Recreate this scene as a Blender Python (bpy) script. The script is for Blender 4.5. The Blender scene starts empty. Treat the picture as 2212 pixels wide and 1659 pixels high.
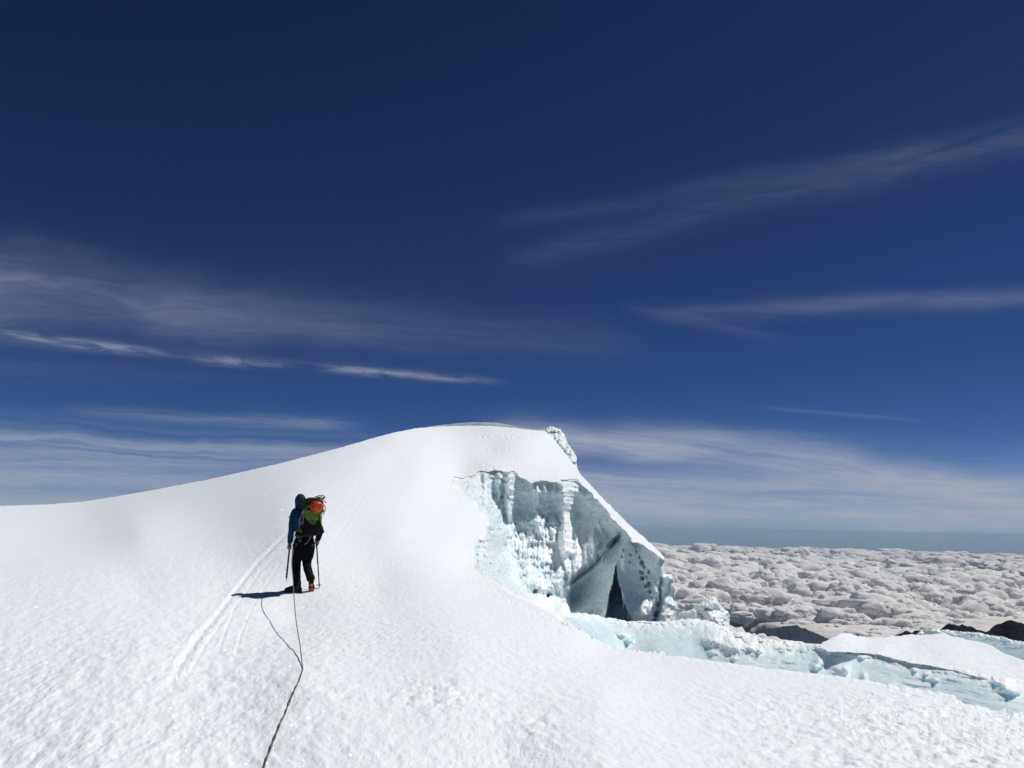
import bpy, bmesh, math, random
import numpy as np
from mathutils import Vector, Matrix, Euler

random.seed(7)
RNG = np.random.default_rng(11)
C = bpy.context.scene.collection
R = math.radians

# ------------------------------------------------------------------ camera
F = 1841.0                     # focal length in the units of the 2212 x 1659 image pixel grid
CX, CY = 1106.0, 829.5
PITCH = math.atan((1132 - 829.5) / F)
ROLL = R(-1.15)
cam_d = bpy.data.cameras.new('camera')
cam_d.sensor_width = 36.0
cam_d.lens = F / 2212 * 36
cam_d.clip_start = 0.1
cam_d.clip_end = 600000
cam = bpy.data.objects.new('camera', cam_d)
C.objects.link(cam)
bpy.context.scene.camera = cam
M_CAM = Matrix.Rotation(R(90) + PITCH, 4, 'X') @ Matrix.Rotation(-ROLL, 4, 'Z')
cam.matrix_world = M_CAM
A3 = np.array(M_CAM.to_3x3())
RIGHT, UP, FWD = A3[:, 0], A3[:, 1], -A3[:, 2]


def ray(x, y):
    x = np.asarray(x, float); y = np.asarray(y, float)
    return (RIGHT * ((x - CX) / F)[..., None] + UP * ((CY - y) / F)[..., None] + FWD)


def at(x, y, d):
    """image pixel (x, y) and distance d -> a point of the place (camera height is z = 0)"""
    d = np.asarray(d, float)
    return ray(x, y) * d[..., None]


def project(P):
    P = np.asarray(P, float)
    d = P @ FWD
    return CX + (P @ RIGHT) / d * F, CY - (P @ UP) / d * F, d


# ------------------------------------------------------------------ noise
_perm = RNG.permutation(256)
_perm = np.concatenate([_perm, _perm, _perm])
_g = RNG.normal(size=(256, 3)); _g /= np.linalg.norm(_g, axis=1)[:, None]


def noise3(P):
    P = np.asarray(P, float)
    i = np.floor(P).astype(np.int64)
    f = P - i
    i &= 255
    u = f * f * f * (f * (f * 6 - 15) + 10)
    out = 0
    for dx in (0, 1):
        wx = u[..., 0] if dx else 1 - u[..., 0]
        for dy in (0, 1):
            wy = u[..., 1] if dy else 1 - u[..., 1]
            for dz in (0, 1):
                wz = u[..., 2] if dz else 1 - u[..., 2]
                h = _perm[_perm[_perm[i[..., 0] + dx] + i[..., 1] + dy] + i[..., 2] + dz]
                g = _g[h]
                d = (f[..., 0] - dx) * g[..., 0] + (f[..., 1] - dy) * g[..., 1] + (f[..., 2] - dz) * g[..., 2]
                out = out + wx * wy * wz * d
    return out * 1.6


def fbm(P, octs=4, gain=0.5, lac=2.03, ridged=False):
    P = np.asarray(P, float)
    a, s, t = 1.0, 0.0, 0.0
    for k in range(octs):
        n = noise3(P + 17.3 * k)
        if ridged:
            n = 1 - 2 * np.abs(n)
        s = s + a * n
        t += a
        a *= gain
        P = P * lac
    return s / t


def noise2(x, y, octs=3, seed=0.0, **k):
    x, y = np.broadcast_arrays(np.asarray(x, float), np.asarray(y, float))
    return fbm(np.stack([x, y, np.full_like(x, seed * 7.7 + .5)], -1), octs, **k)


def _hash2(ix, iy, s):
    h = (ix * 374761393 + iy * 668265263 + s * 974634777) & 0xffffffff
    h = ((h ^ (h >> 13)) * 1274126177) & 0xffffffff
    return ((h ^ (h >> 16)) & 0xffffff) / float(0xffffff)


def bubbles(x, y, seed=0, rmin=.55, rmax=1.05):
    """domes of random size scattered on a jittered grid; height 0..1"""
    ix = np.floor(x).astype(np.int64); iy = np.floor(y).astype(np.int64)
    best = np.zeros_like(x)
    for dx in (-1, 0, 1):
        for dy in (-1, 0, 1):
            jx, jy = ix + dx, iy + dy
            px = jx + _hash2(jx, jy, seed); py = jy + _hash2(jx, jy, seed + 1)
            r = rmin + (rmax - rmin) * _hash2(jx, jy, seed + 2)
            d2 = ((x - px) ** 2 + (y - py) ** 2) / (r * r)
            best = np.maximum(best, r * np.sqrt(np.clip(1 - d2, 0, 1)))
    return best


def sm(a, b, x):
    t = np.clip((np.asarray(x, float) - a) / (b - a), 0, 1)
    return t * t * (3 - 2 * t)


def tps(ctrl):
    """thin-plate spline through (x, y, value)"""
    c = np.array(ctrl, float)
    X = c[:, :2] / 500.0; v = c[:, 2]
    n = len(c)
    def phi(r2):
        return 0.5 * r2 * np.log(r2 + 1e-12)
    d = ((X[:, None] - X[None]) ** 2).sum(-1)
    K = np.zeros((n + 3, n + 3))
    K[:n, :n] = phi(d) + np.eye(n) * 1e-4
    K[:n, n] = 1; K[:n, n + 1:] = X
    K[n, :n] = 1; K[n + 1:, :n] = X.T
    w = np.linalg.solve(K, np.concatenate([v, [0, 0, 0]]))
    def f(x, y):
        x = np.asarray(x, float) / 500.0; y = np.asarray(y, float) / 500.0
        out = w[n] + w[n + 1] * x + w[n + 2] * y
        for k in range(n):
            out = out + w[k] * phi((x - X[k, 0]) ** 2 + (y - X[k, 1]) ** 2)
        return out
    return f


def in_poly(x, y, poly):
    x = np.asarray(x, float); y = np.asarray(y, float)
    inside = np.zeros(x.shape, bool)
    p = poly
    j = len(p) - 1
    for i in range(len(p)):
        xi, yi = p[i]; xj, yj = p[j]
        if yi != yj:
            c = ((yi > y) != (yj > y)) & (x < (xj - xi) * (y - yi) / (yj - yi) + xi)
            inside ^= c
        j = i
    return inside


def dist_line(x, y, pts, closed=False):
    """distance to a polyline and position along it (0..1)"""
    x = np.asarray(x, float); y = np.asarray(y, float)
    best = np.full(x.shape, 1e9); tt = np.zeros(x.shape)
    n = len(pts)
    segs = n if closed else n - 1
    for i in range(segs):
        (x0, y0), (x1, y1) = pts[i], pts[(i + 1) % n]
        dx, dy = x1 - x0, y1 - y0
        L = dx * dx + dy * dy
        t = np.clip(((x - x0) * dx + (y - y0) * dy) / L, 0, 1)
        d = np.hypot(x - x0 - t * dx, y - y0 - t * dy)
        m = d < best
        best = np.where(m, d, best); tt = np.where(m, (i + t) / segs, tt)
    return best, tt


# ------------------------------------------------------------------ objects
def tag(o, label=None, cat=None, group=None, kind=None):
    if label: o['label'] = label
    if cat: o['category'] = cat
    if group: o['group'] = group
    if kind: o['kind'] = kind
    return o


def empty(name, loc, label, cat, group=None, rz=0.0):
    o = bpy.data.objects.new(name, None)
    C.objects.link(o)
    o.location = loc
    o.rotation_euler.z = rz
    return tag(o, label, cat, group)


def link(name, me, mat=None, parent=None, smooth=True):
    o = bpy.data.objects.new(name, me)
    C.objects.link(o)
    if mat: me.materials.append(mat)
    if parent: o.parent = parent
    if smooth:
        me.polygons.foreach_set('use_smooth', [True] * len(me.polygons))
    return o


def np_mesh(name, V, quads):
    me = bpy.data.meshes.new(name)
    V = np.asarray(V, np.float32); Q = np.asarray(quads, np.int32)
    me.vertices.add(len(V)); me.vertices.foreach_set('co', V.ravel())
    k = Q.shape[1]
    me.loops.add(Q.size); me.loops.foreach_set('vertex_index', Q.ravel())
    me.polygons.add(len(Q)); me.polygons.foreach_set('loop_start', np.arange(len(Q), dtype=np.int32) * k)
    me.update(calc_edges=True)
    me.validate()
    return me


def set_attr(me, name, vals):
    a = me.attributes.new(name, 'FLOAT', 'POINT')
    a.data.foreach_set('value', np.asarray(vals, np.float32))


def grid_relief(name, X, Y, P, mask, skirts, mat, attrs=None, disp=None, parent=None, drop=None, backf=None):
    """X, Y, P: (rows, cols[,3]) grid; mask (rows, cols) of the vertices kept. Open borders are carried on
    backwards and down by the steps in skirts, so that the body has thickness behind its edges."""
    r, c = X.shape
    fm = mask[:-1, :-1] & mask[1:, :-1] & mask[1:, 1:] & mask[:-1, 1:]
    idx = np.arange(r * c).reshape(r, c)
    q = np.stack([idx[:-1, :-1][fm], idx[1:, :-1][fm], idx[1:, 1:][fm], idx[:-1, 1:][fm]], -1)
    used = np.unique(q)
    remap = np.full(r * c, -1); remap[used] = np.arange(len(used))
    V = P.reshape(-1, 3)[used]
    q = remap[q]
    # border edges
    if skirts:
        e = np.concatenate([q[:, [0, 1]], q[:, [1, 2]], q[:, [2, 3]], q[:, [3, 0]]])
        key = np.sort(e, 1); key = key[:, 0].astype(np.int64) * len(V) + key[:, 1]
        u, inv, cnt = np.unique(key, return_inverse=True, return_counts=True)
        be = e[cnt[inv] == 1]
        bv = np.unique(be)
        sk = skirts
        bm_ = np.full(len(V), -1); prev = bv.copy()
        Vb = V[bv]
        hd = Vb.copy(); hd[:, 2] = 0
        hd /= np.linalg.norm(hd, axis=1)[:, None]
        dm = np.ones(len(bv)) if drop is None else np.asarray(drop, float).reshape(-1)[used][bv]
        bf = (.25 + .75 * dm) if backf is None else (.25 + .75 * dm) * np.asarray(backf, float).reshape(-1)[used][bv]
        Vs = [V]; qs = [q]; base = len(V)
        pm = np.full(len(V), -1); pm[bv] = base + np.arange(len(bv))      # own copies of the rim: a crisp edge
        Vs.append(Vb.copy()); base += len(bv)
        for (bk, dn) in sk:
            nv = Vb + hd * (bk * bf)[:, None]; nv[:, 2] -= dn * dm
            nm = np.full(len(V), -1); nm[bv] = base + np.arange(len(bv))
            qs.append(np.stack([pm[be[:, 1]], pm[be[:, 0]], nm[be[:, 0]], nm[be[:, 1]]], -1))
            Vs.append(nv); base += len(bv); pm = nm
        V = np.concatenate(Vs); q = np.concatenate(qs)
        ext = lambda a: np.concatenate([a] + [a[bv]] * (len(sk) + 1))
    else:
        ext = lambda a: a
    me = np_mesh(name, V, q)
    for k, a in (attrs or {}).items():
        set_attr(me, k, ext(np.asarray(a, float).reshape(-1)[used]))
    o = link(name, me, mat, parent)
    return o


# ------------------------------------------------------------------ node helpers
class NT:
    def __init__(s, tree):
        s.t = tree; s.n = tree.nodes; s.l = tree.links
    def node(s, typ, **kw):
        n = s.n.new(typ)
        for k, v in kw.items(): setattr(n, k, v)
        return n
    def put(s, sock, v):
        if isinstance(v, bpy.types.NodeSocket): s.l.new(v, sock)
        elif v is not None: sock.default_value = v
    def m(s, op, a=None, b=None, c=None, clamp=False):
        n = s.node('ShaderNodeMath', operation=op, use_clamp=clamp)
        for i, v in enumerate((a, b, c)):
            if v is not None: s.put(n.inputs[i], v)
        return n.outputs[0]
    def vm(s, op, a=None, b=None, scale=None):
        n = s.node('ShaderNodeVectorMath', operation=op)
        if a is not None: s.put(n.inputs[0], a)
        if b is not None: s.put(n.inputs[1], b)
        if scale is not None: s.put(n.inputs['Scale'], scale)
        return n.outputs['Value'] if op in ('DOT_PRODUCT', 'LENGTH') else n.outputs[0]
    def noise(s, vec, scale, detail=3, rough=.5, dist=0, out=0):
        n = s.node('ShaderNodeTexNoise')
        s.put(n.inputs['Vector'], vec)
        n.inputs['Scale'].default_value = scale; n.inputs['Detail'].default_value = detail
        n.inputs['Roughness'].default_value = rough; n.inputs['Distortion'].default_value = dist
        return n.outputs[out]
    def mix(s, f, a, b, blend='MIX'):
        n = s.node('ShaderNodeMix', data_type='RGBA', blend_type=blend)
        s.put(n.inputs[0], f); s.put(n.inputs[6], a); s.put(n.inputs[7], b)
        return n.outputs[2]
    def ramp(s, f, stops):
        n = s.node('ShaderNodeValToRGB')
        e = n.color_ramp.elements
        while len(e) < len(stops): e.new(.5)
        for k, (p, col) in zip(e, stops):
            k.position = p; k.color = (*col, 1) if len(col) == 3 else col
        s.put(n.inputs[0], f)
        return n.outputs[0]
    def mr(s, v, a, b, c=0., d=1., interp='SMOOTHSTEP'):
        n = s.node('ShaderNodeMapRange', interpolation_type=interp)
        s.put(n.inputs[0], v)
        for i, q in enumerate((a, b, c, d)): s.put(n.inputs[i + 1], q)
        return n.outputs[0]
    def attr(s, name):
        return s.node('ShaderNodeAttribute', attribute_name=name).outputs['Fac']
    def bump(s, h, strength, dist, normal=None):
        n = s.node('ShaderNodeBump')
        s.put(n.inputs['Height'], h); n.inputs['Strength'].default_value = strength
        n.inputs['Distance'].default_value = dist
        if normal is not None: s.put(n.inputs['Normal'], normal)
        return n.outputs[0]
    def map(s, vec, scale=(1, 1, 1), rot=(0, 0, 0), loc=(0, 0, 0)):
        n = s.node('ShaderNodeMapping')
        s.put(n.inputs[0], vec); n.inputs['Location'].default_value = loc
        n.inputs['Rotation'].default_value = rot; n.inputs['Scale'].default_value = scale
        return n.outputs[0]


def new_mat(name):
    m = bpy.data.materials.new(name)
    m.use_nodes = True
    t = NT(m.node_tree)
    b = m.node_tree.nodes['Principled BSDF']
    return m, t, b


def simple_mat(name, col, rough=.6, spec=.4, metal=0., var=.12, nscale=25, bump=.0, bdist=.004, weave=0):
    m, t, b = new_mat(name)
    co = t.node('ShaderNodeTexCoord').outputs['Object']
    n = t.noise(co, nscale, 4, .6)
    lo = tuple(c * (1 - var) for c in col); hi = tuple(min(1, c * (1 + var)) for c in col)
    t.put(b.inputs['Base Color'], t.ramp(n, [(.3, lo), (.7, hi)]))
    b.inputs['Roughness'].default_value = rough
    b.inputs['Specular IOR Level'].default_value = spec
    b.inputs['Metallic'].default_value = metal
    if bump:
        t.put(b.inputs['Normal'], t.bump(t.noise(co, nscale * 1.3, 3), bump, bdist))
    return m
# ------------------------------------------------------------------ light and sky
SUN_AZ = R(74)        # clockwise from the viewing direction (+Y) towards +X
SUN_EL = R(60)
sun_vec = Vector((math.sin(SUN_AZ) * math.cos(SUN_EL), math.cos(SUN_AZ) * math.cos(SUN_EL), math.sin(SUN_EL)))
sd = bpy.data.lights.new('sun', 'SUN')
sd.energy = 3.8; sd.angle = R(.53); sd.color = (1.0, .965, .92)
so = bpy.data.objects.new('sun', sd); C.objects.link(so)
so.rotation_euler = sun_vec.to_track_quat('Z', 'Y').to_euler()

world = bpy.data.worlds.new('World')
bpy.context.scene.world = world
world.use_nodes = True
W = NT(world.node_tree)
bg = world.node_tree.nodes['Background']
sky = W.node('ShaderNodeTexSky', sky_type='NISHITA')
sky.sun_disc = False
sky.sun_elevation = SUN_EL
sky.sun_rotation = SUN_AZ
sky.altitude = 5200
sky.air_density = 1.0; sky.dust_density = 0.25; sky.ozone_density = 3.5
bg.inputs['Strength'].default_value = 0.06


def cirrus(col):
    """thin cirrus on the celestial sphere: every streak is placed by image coordinates of the camera view"""
    d = W.node('ShaderNodeTexCoord').outputs['Generated']
    dr = W.vm('DOT_PRODUCT', d, tuple(RIGHT)); du = W.vm('DOT_PRODUCT', d, tuple(UP)); df = W.vm('DOT_PRODUCT', d, tuple(FWD))
    dfc = W.m('MAXIMUM', df, .05)
    x = W.m('MULTIPLY_ADD', W.m('DIVIDE', dr, dfc), F / 1000, CX / 1000)          # thousands of image pixels
    y = W.m('MULTIPLY_ADD', W.m('DIVIDE', du, dfc), -F / 1000, CY / 1000)
    front = W.mr(df, .1, .3)
    def vec(a, b, sx, sy, off):
        n = W.node('ShaderNodeCombineXYZ')
        W.put(n.inputs[0], W.m('MULTIPLY_ADD', a, sx, off)); W.put(n.inputs[1], W.m('MULTIPLY', b, sy)); n.inputs[2].default_value = off
        return n.outputs[0]
    warp = W.noise(vec(x, y, 3.0, 5.0, 3.1), 1, 4, .6)
    total = None
    # x0, x1, spine a + b x + c x^2 (in thousands), half width at x0 and x1, strength at x0 and x1, streak scales
    S = [
        # x0,  x1,   a,     b,     c,    w0,   w1,  s0,  s1,  sx, sy, floor
        (-1.0, 1.45, .622, .105, -.012, .105, .030, .40, .03, 1.6, 14, .45),
        (-1.0, .70, .668, .05, .00, .024, .02, .18, .0, 1.5, 40, .30),
        (-.10, .40, .722, .115, .0, .0080, .0100, .36, .50, 10, 60, .05),
        (.38, .66, .742, .075, .0, .010, .008, .24, .46, 16, 60, .0),
        (.66, 1.12, .738, .081, .0, .0085, .007, .46, .26, 14, 60, .0),
        (1.05, 3.2, .790, -.19, -.016, .032, .042, .04, .11, 2.2, 22, .25),
        (1.02, 2.1, .640, -.14, -.01, .020, .030, .03, .06, 2.2, 18, .30),
        (-1.0, 1.12, .735, .078, .0, .020, .012, .09, .05, 3.0, 40, .0),
        (1.36, 3.2, .800, -.098, .011, .018, .026, .09, .24, 3, 20, .40),
        (1.32, 1.80, .410, .19, .0, .010, .02, .12, .0, 4, 30, .3),
        (-1.0, 1.0, .800, .05, .0, .05, .02, .10, .0, 1.2, 24, .2),
        (-1.0, .95, .955, .05, .0, .045, .035, .62, .45, 1.0, 42, .1),
        (-1.0, .90, 1.035, .03, .0, .035, .03, .62, .4, 1.0, 36, .2),
        (-1.0, .80, 1.10, .03, .0, .045, .03, .66, .5, 1.0, 12, .6),
        (.10, .82, .880, .05, .0, .012, .014, .10, .28, 3.5, 40, .1),
        (1.0, 2.6, 1.092, -.256, .117, .036, .034, 1.0, .75, 1.5, 18, .40),
        (1.30, 2.0, .905, .03, .0, .018, .014, .40, .0, 2.2, 26, .2),
        (1.0, 2.9, 1.00, .035, .0, .030, .04, .55, .60, 1.5, 22, .15),
        (1.65, 3.4, .80, .11, .0, .022, .03, .0, .35, 1.8, 26, .2),
        (1.10, 2.90, 1.045, .03, .0, .034, .04, .85, .75, 1.2, 16, .40),
        (1.30, 1.85, .825, .07, .0, .018, .010, .30, .0, 2.5, 26, .2),
        (1.6, 3.2, .92, .045, .0, .040, .055, .12, .22, 1.6, 26, .3),
        (1.60, 2.05, .74, .085, .0, .005, .004, .14, .05, 3, 60, .3),
        (-1.0, 3.2, 1.10, .008, .0, .024, .03, .30, .45, .8, 14, .45),
        (1.0, 3.2, 1.025, .012, .0, .016, .03, .30, .45, 1.2, 18, .2),
        (-1.0, 1.0, 1.00, .01, .0, .05, .04, .35, .3, .9, 30, .1),
    ]
    for i, (x0, x1, a, b, c, w0, w1, s0, s1, sx, sy, fl) in enumerate(S):
        spine = W.m('MULTIPLY_ADD', x, W.m('MULTIPLY_ADD', x, c, b), a)
        dy = W.m('SUBTRACT', y, spine)
        w = W.mr(x, x0, x1, w0, w1, 'LINEAR')
        st = W.mr(x, x0, x1, min(1, s0 * 1.35), min(1, s1 * 1.35), 'LINEAR')
        dyw = W.m('ADD', dy, W.m('MULTIPLY', W.m('SUBTRACT', warp, .5), W.m('MULTIPLY', w, 1.6)))
        g = W.m('POWER', 2.718, W.m('MULTIPLY', W.m('POWER', W.m('DIVIDE', dyw, w), 2.0), -1.0))
        n = W.noise(vec(x, dyw, sx, sy, 5.3 * i + 1), 1, 6, .58, .6)
        n = W.mr(n, .30, .62, fl, 1.0)
        ends = W.m('MULTIPLY', W.mr(x, x0, x0 + .13 * (1 if x0 > -.9 else 1), 0, 1), W.mr(x, x1 - .16, x1, 1, 0))
        v = W.m('MULTIPLY', W.m('MULTIPLY', g, n), W.m('MULTIPLY', st, ends))
        inv = W.m('SUBTRACT', 1.0, v)
        total = inv if total is None else W.m('MULTIPLY', total, inv)
    fine = W.noise(vec(W.m('MULTIPLY_ADD', y, .8, x), W.m('MULTIPLY_ADD', x, -.06, y), 5.0, 70, 9.7), 1, 5, .65, .8)
    cov = W.m('MULTIPLY', W.m('SUBTRACT', 1.0, total), W.m('MULTIPLY', front, W.mr(fine, .3, .7, .72, 1.15, 'LINEAR')))
    return cov, x, y


cov, wx_, wy_ = cirrus(None)
# deepen the high-altitude blue
STR = .06
sp = W.node('ShaderNodeSeparateColor'); W.put(sp.inputs[0], sky.outputs[0])
cb = W.node('ShaderNodeCombineColor')
for i, (k, g) in enumerate([(.66, 1.32), (.90, 1.40), (1.18, 1.43)]):
    W.put(cb.inputs[i], W.m('MULTIPLY', W.m('POWER', W.m('MULTIPLY', sp.outputs[i], STR), g), k / STR))
CIRRUS_COL = (.36 / STR, .40 / STR, .485 / STR, 1)
W.put(bg.inputs['Color'], W.mix(cov, cb.outputs[0], CIRRUS_COL))

sc = bpy.context.scene
sc.view_settings.view_transform = 'Standard'
sc.view_settings.look = 'None'
sc.view_settings.exposure = 0.0
sc.view_settings.gamma = 1.0
sc.cycles.max_bounces = 12
sc.cycles.diffuse_bounces = 8
sc.cycles.glossy_bounces = 3
sc.cycles.transmission_bounces = 2
sc.cycles.volume_bounces = 0
sc.cycles.use_denoising = True
sc.cycles.sample_clamp_indirect = 4.0


# ------------------------------------------------------------------ materials of snow and ice
def snow_mat(name, rip=1.0, ripscale=1.0):
    m, t, b = new_mat(name)
    co = t.node('ShaderNodeTexCoord').outputs['Object']
    tr = t.attr('track')
    dist = t.vm('LENGTH', co)          # this object's origin is where the photographer stands: crust is rougher there
    near = t.mr(dist, 9, 24, 1.0, .16, 'LINEAR')
    st = t.map(co, (1, .42, 1), (0, 0, R(-20)))
    n1 = t.noise(st, 12.0 * ripscale, 4, .6, .3)
    n2 = t.noise(st, 34, 3, .65)
    n3 = t.noise(co, 110, 2, .6)
    vo = t.node('ShaderNodeTexVoronoi', feature='SMOOTH_F1')
    t.put(vo.inputs['Vector'], st); vo.inputs['Scale'].default_value = 13.0; vo.inputs['Smoothness'].default_value = .6
    big = t.noise(co, .35, 3, .5)
    patch = t.mr(big, .35, .68, .35, 1.0)
    h = t.m('ADD', t.m('MULTIPLY', n1, 1.0), t.m('MULTIPLY', vo.outputs['Distance'], .55))
    h = t.m('MULTIPLY_ADD', n2, .34, h)
    h = t.m('MULTIPLY_ADD', n3, .10, h)
    amp = t.m('MULTIPLY', t.m('MULTIPLY', near, patch), t.m('SUBTRACT', 1.0, t.m('MULTIPLY', tr, .8)))
    h = t.m('MULTIPLY', h, amp)
    nor = t.bump(h, 1.0, .024 * rip)
    t.put(b.inputs['Normal'], nor)
    base = t.mix(tr, t.ramp(n1, [(.25, (.79, .845, .885)), (.75, (.85, .895, .925))]), (.87, .91, .935, 1))
    t.put(b.inputs['Base Color'], base)
    b.inputs['Roughness'].default_value = .55
    b.inputs['Specular IOR Level'].default_value = .25
    # ice grains that catch the sun
    gv = t.node('ShaderNodeTexVoronoi'); t.put(gv.inputs['Vector'], co); gv.inputs['Scale'].default_value = 170
    sep = t.node('ShaderNodeSeparateColor'); t.put(sep.inputs[0], gv.outputs['Color'])
    rv = t.vm('SUBTRACT', gv.outputs['Color'], (.5, .5, .5))
    gn = t.node('ShaderNodeNewGeometry').outputs['Normal']
    nn = t.vm('NORMALIZE', t.vm('ADD', gn, t.vm('SCALE', rv, scale=2.2)))
    gl = t.node('ShaderNodeBsdfGlossy'); gl.inputs['Roughness'].default_value = .16
    gl.inputs['Color'].default_value = (1, 1, 1, 1); t.put(gl.inputs['Normal'], nn)
    sel = t.m('MULTIPLY', t.m('GREATER_THAN', sep.outputs[0], .95), .08)
    ms = t.node('ShaderNodeMixShader')
    t.put(ms.inputs[0], sel); t.l.new(b.outputs[0], ms.inputs[1]); t.l.new(gl.outputs[0], ms.inputs[2])
    out = t.n['Material Output']
    t.l.new(ms.outputs[0], out.inputs['Surface'])
    return m


def ice_mat(name, blue=(.50, .78, .84), white=(.84, .88, .91), bias=.5, strata=0.0, rough=.45, bscale=1.0, bstr=.05, sss=.35):
    m, t, b = new_mat(name)
    co = t.node('ShaderNodeTexCoord').outputs['Object']
    wt = t.attr('white')
    n = t.noise(co, .9 * bscale, 5, .6, .4)
    n2 = t.noise(co, 5 * bscale, 5, .65, .2)
    f = t.m('ADD', t.m('MULTIPLY', t.m('SUBTRACT', n, .5), 1.3), t.m('MULTIPLY', t.m('SUBTRACT', n2, .5), .6))
    f = t.m('ADD', t.m('ADD', f, bias), t.m('SUBTRACT', wt, .5), clamp=True)
    col = t.mix(f, (*blue, 1), (*white, 1))
    t.put(b.inputs['Base Color'], col)
    rr = t.mr(f, .2, .8, rough * .6, rough * 1.3, 'LINEAR')
    t.put(b.inputs['Roughness'], rr)
    b.inputs['Specular IOR Level'].default_value = .4
    h = t.noise(co, 3.5 * bscale, 6, .62, .3)
    h2 = t.noise(co, 22 * bscale, 4, .6)
    hh = t.m('MULTIPLY_ADD', h2, .18, h)
    if strata:
        sep = t.node('ShaderNodeSeparateXYZ'); t.put(sep.inputs[0], co)
        z = t.m('ADD', sep.outputs[2], t.m('MULTIPLY', t.noise(co, .35, 3, .5), 1.6))
        c1 = t.node('ShaderNodeCombineXYZ'); t.put(c1.inputs[2], t.m('MULTIPLY', z, 7.0)); t.put(c1.inputs[0], t.m('MULTIPLY', sep.outputs[0], .25))
        s1 = t.noise(c1.outputs[0], 1.0, 3, .6)
        hh = t.m('MULTIPLY_ADD', s1, strata, hh)
    t.put(b.inputs['Normal'], t.bump(hh, 1.0, bstr))
    b.inputs['Subsurface Weight'].default_value = sss
    b.inputs['Subsurface Radius'].default_value = (.35, .75, 1.0)
    b.inputs['Subsurface Scale'].default_value = .25
    return m


M_SNOW = snow_mat('snow')
M_SNOW2 = snow_mat('old_snow', .8)
M_ICE = ice_mat('cliff_ice', (.76, .895, .92), (.92, .935, .945), .50, .8, bstr=.055)
M_ICE_BLUE = ice_mat('crevasse_ice', (.68, .865, .895), (.90, .925, .94), .36, .0, bscale=1.2, bstr=.028)
M_ICE_FAR = ice_mat('summit_ice', (.74, .88, .90), (.90, .92, .935), .6, .0, bstr=.08)
# ------------------------------------------------------------------ the snow dome
# crest line of the dome as seen (image pixels), from left to the ice at the right
CREST = [(-700, 1100), (-200, 1097), (0, 1093), (100, 1090), (180, 1084), (300, 1064), (450, 1036), (600, 1002), (700, 976), (780, 954), (850, 934),
         (905, 924), (960, 920.5), (1010, 919.5), (1060, 920), (1110, 924), (1150, 929), (1178, 931), (1196, 948), (1215, 972),
         (1236, 1000), (1256, 1026.6), (1294.5, 1068), (1354, 1128), (1383.7, 1154.6), (1407.5, 1175), (1428, 1196), (1437, 1210)]
LIP = [(1226, 1354), (1259, 1368), (1286, 1388), (1315, 1403.6), (1353, 1412.5), (1420, 1418), (1487, 1424.8), (1531.6, 1432.6), (1576, 1437),
       (1657.8, 1449.4), (1720, 1455), (1785.7, 1462.8), (1840, 1471), (1890, 1480.7), (1964, 1492.6), (2029.8, 1501.5), (2060, 1511), (2083, 1528), (2119, 1537),
       (2172.6, 1543), (2181.5, 1556.6), (2193.5, 1549), (2212, 1555), (2400, 1600), (2760, 1700)]
ROOF_EDGE = [(1434, 1214), (1428, 1205), (1413.5, 1196), (1389.7, 1178), (1366, 1169.5), (1354, 1148.6), (1324, 1125), (1309, 1104), (1294.5, 1083), (1264.7, 1056),
             (1246.8, 1038.5), (1214, 1037), (1211, 1047.4), (1181, 1040), (1145.6, 1043), (1125, 1032.6), (1110, 1019), (1100, 1022), (1092, 1020.7), (1070, 1017),
             (1056, 1019), (1038.5, 1019), (1025, 1028), (1005.8, 1035.5), (990, 1035), (979, 1032.6)]
RIM = [(976, 1050), (990, 1060), (1005.8, 1068), (1023.6, 1086), (1034, 1104), (1044.5, 1116), (1052, 1135), (1046, 1150), (1030, 1165), (1022, 1180), (1020, 1202), (1026.6, 1226),
       (1040, 1240), (1056, 1252.8), (1080, 1270), (1104, 1285.5), (1145.6, 1303), (1193, 1324), (1215, 1346)]
A_POLY = [(-900, 3200), (-900, 300)] + [(x, y - 12) for x, y in CREST] + ROOF_EDGE + RIM + [(1226, 1350)] + [(x, y - 6) for x, y in LIP] + [(3200, 1800), (3200, 3200)]

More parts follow.
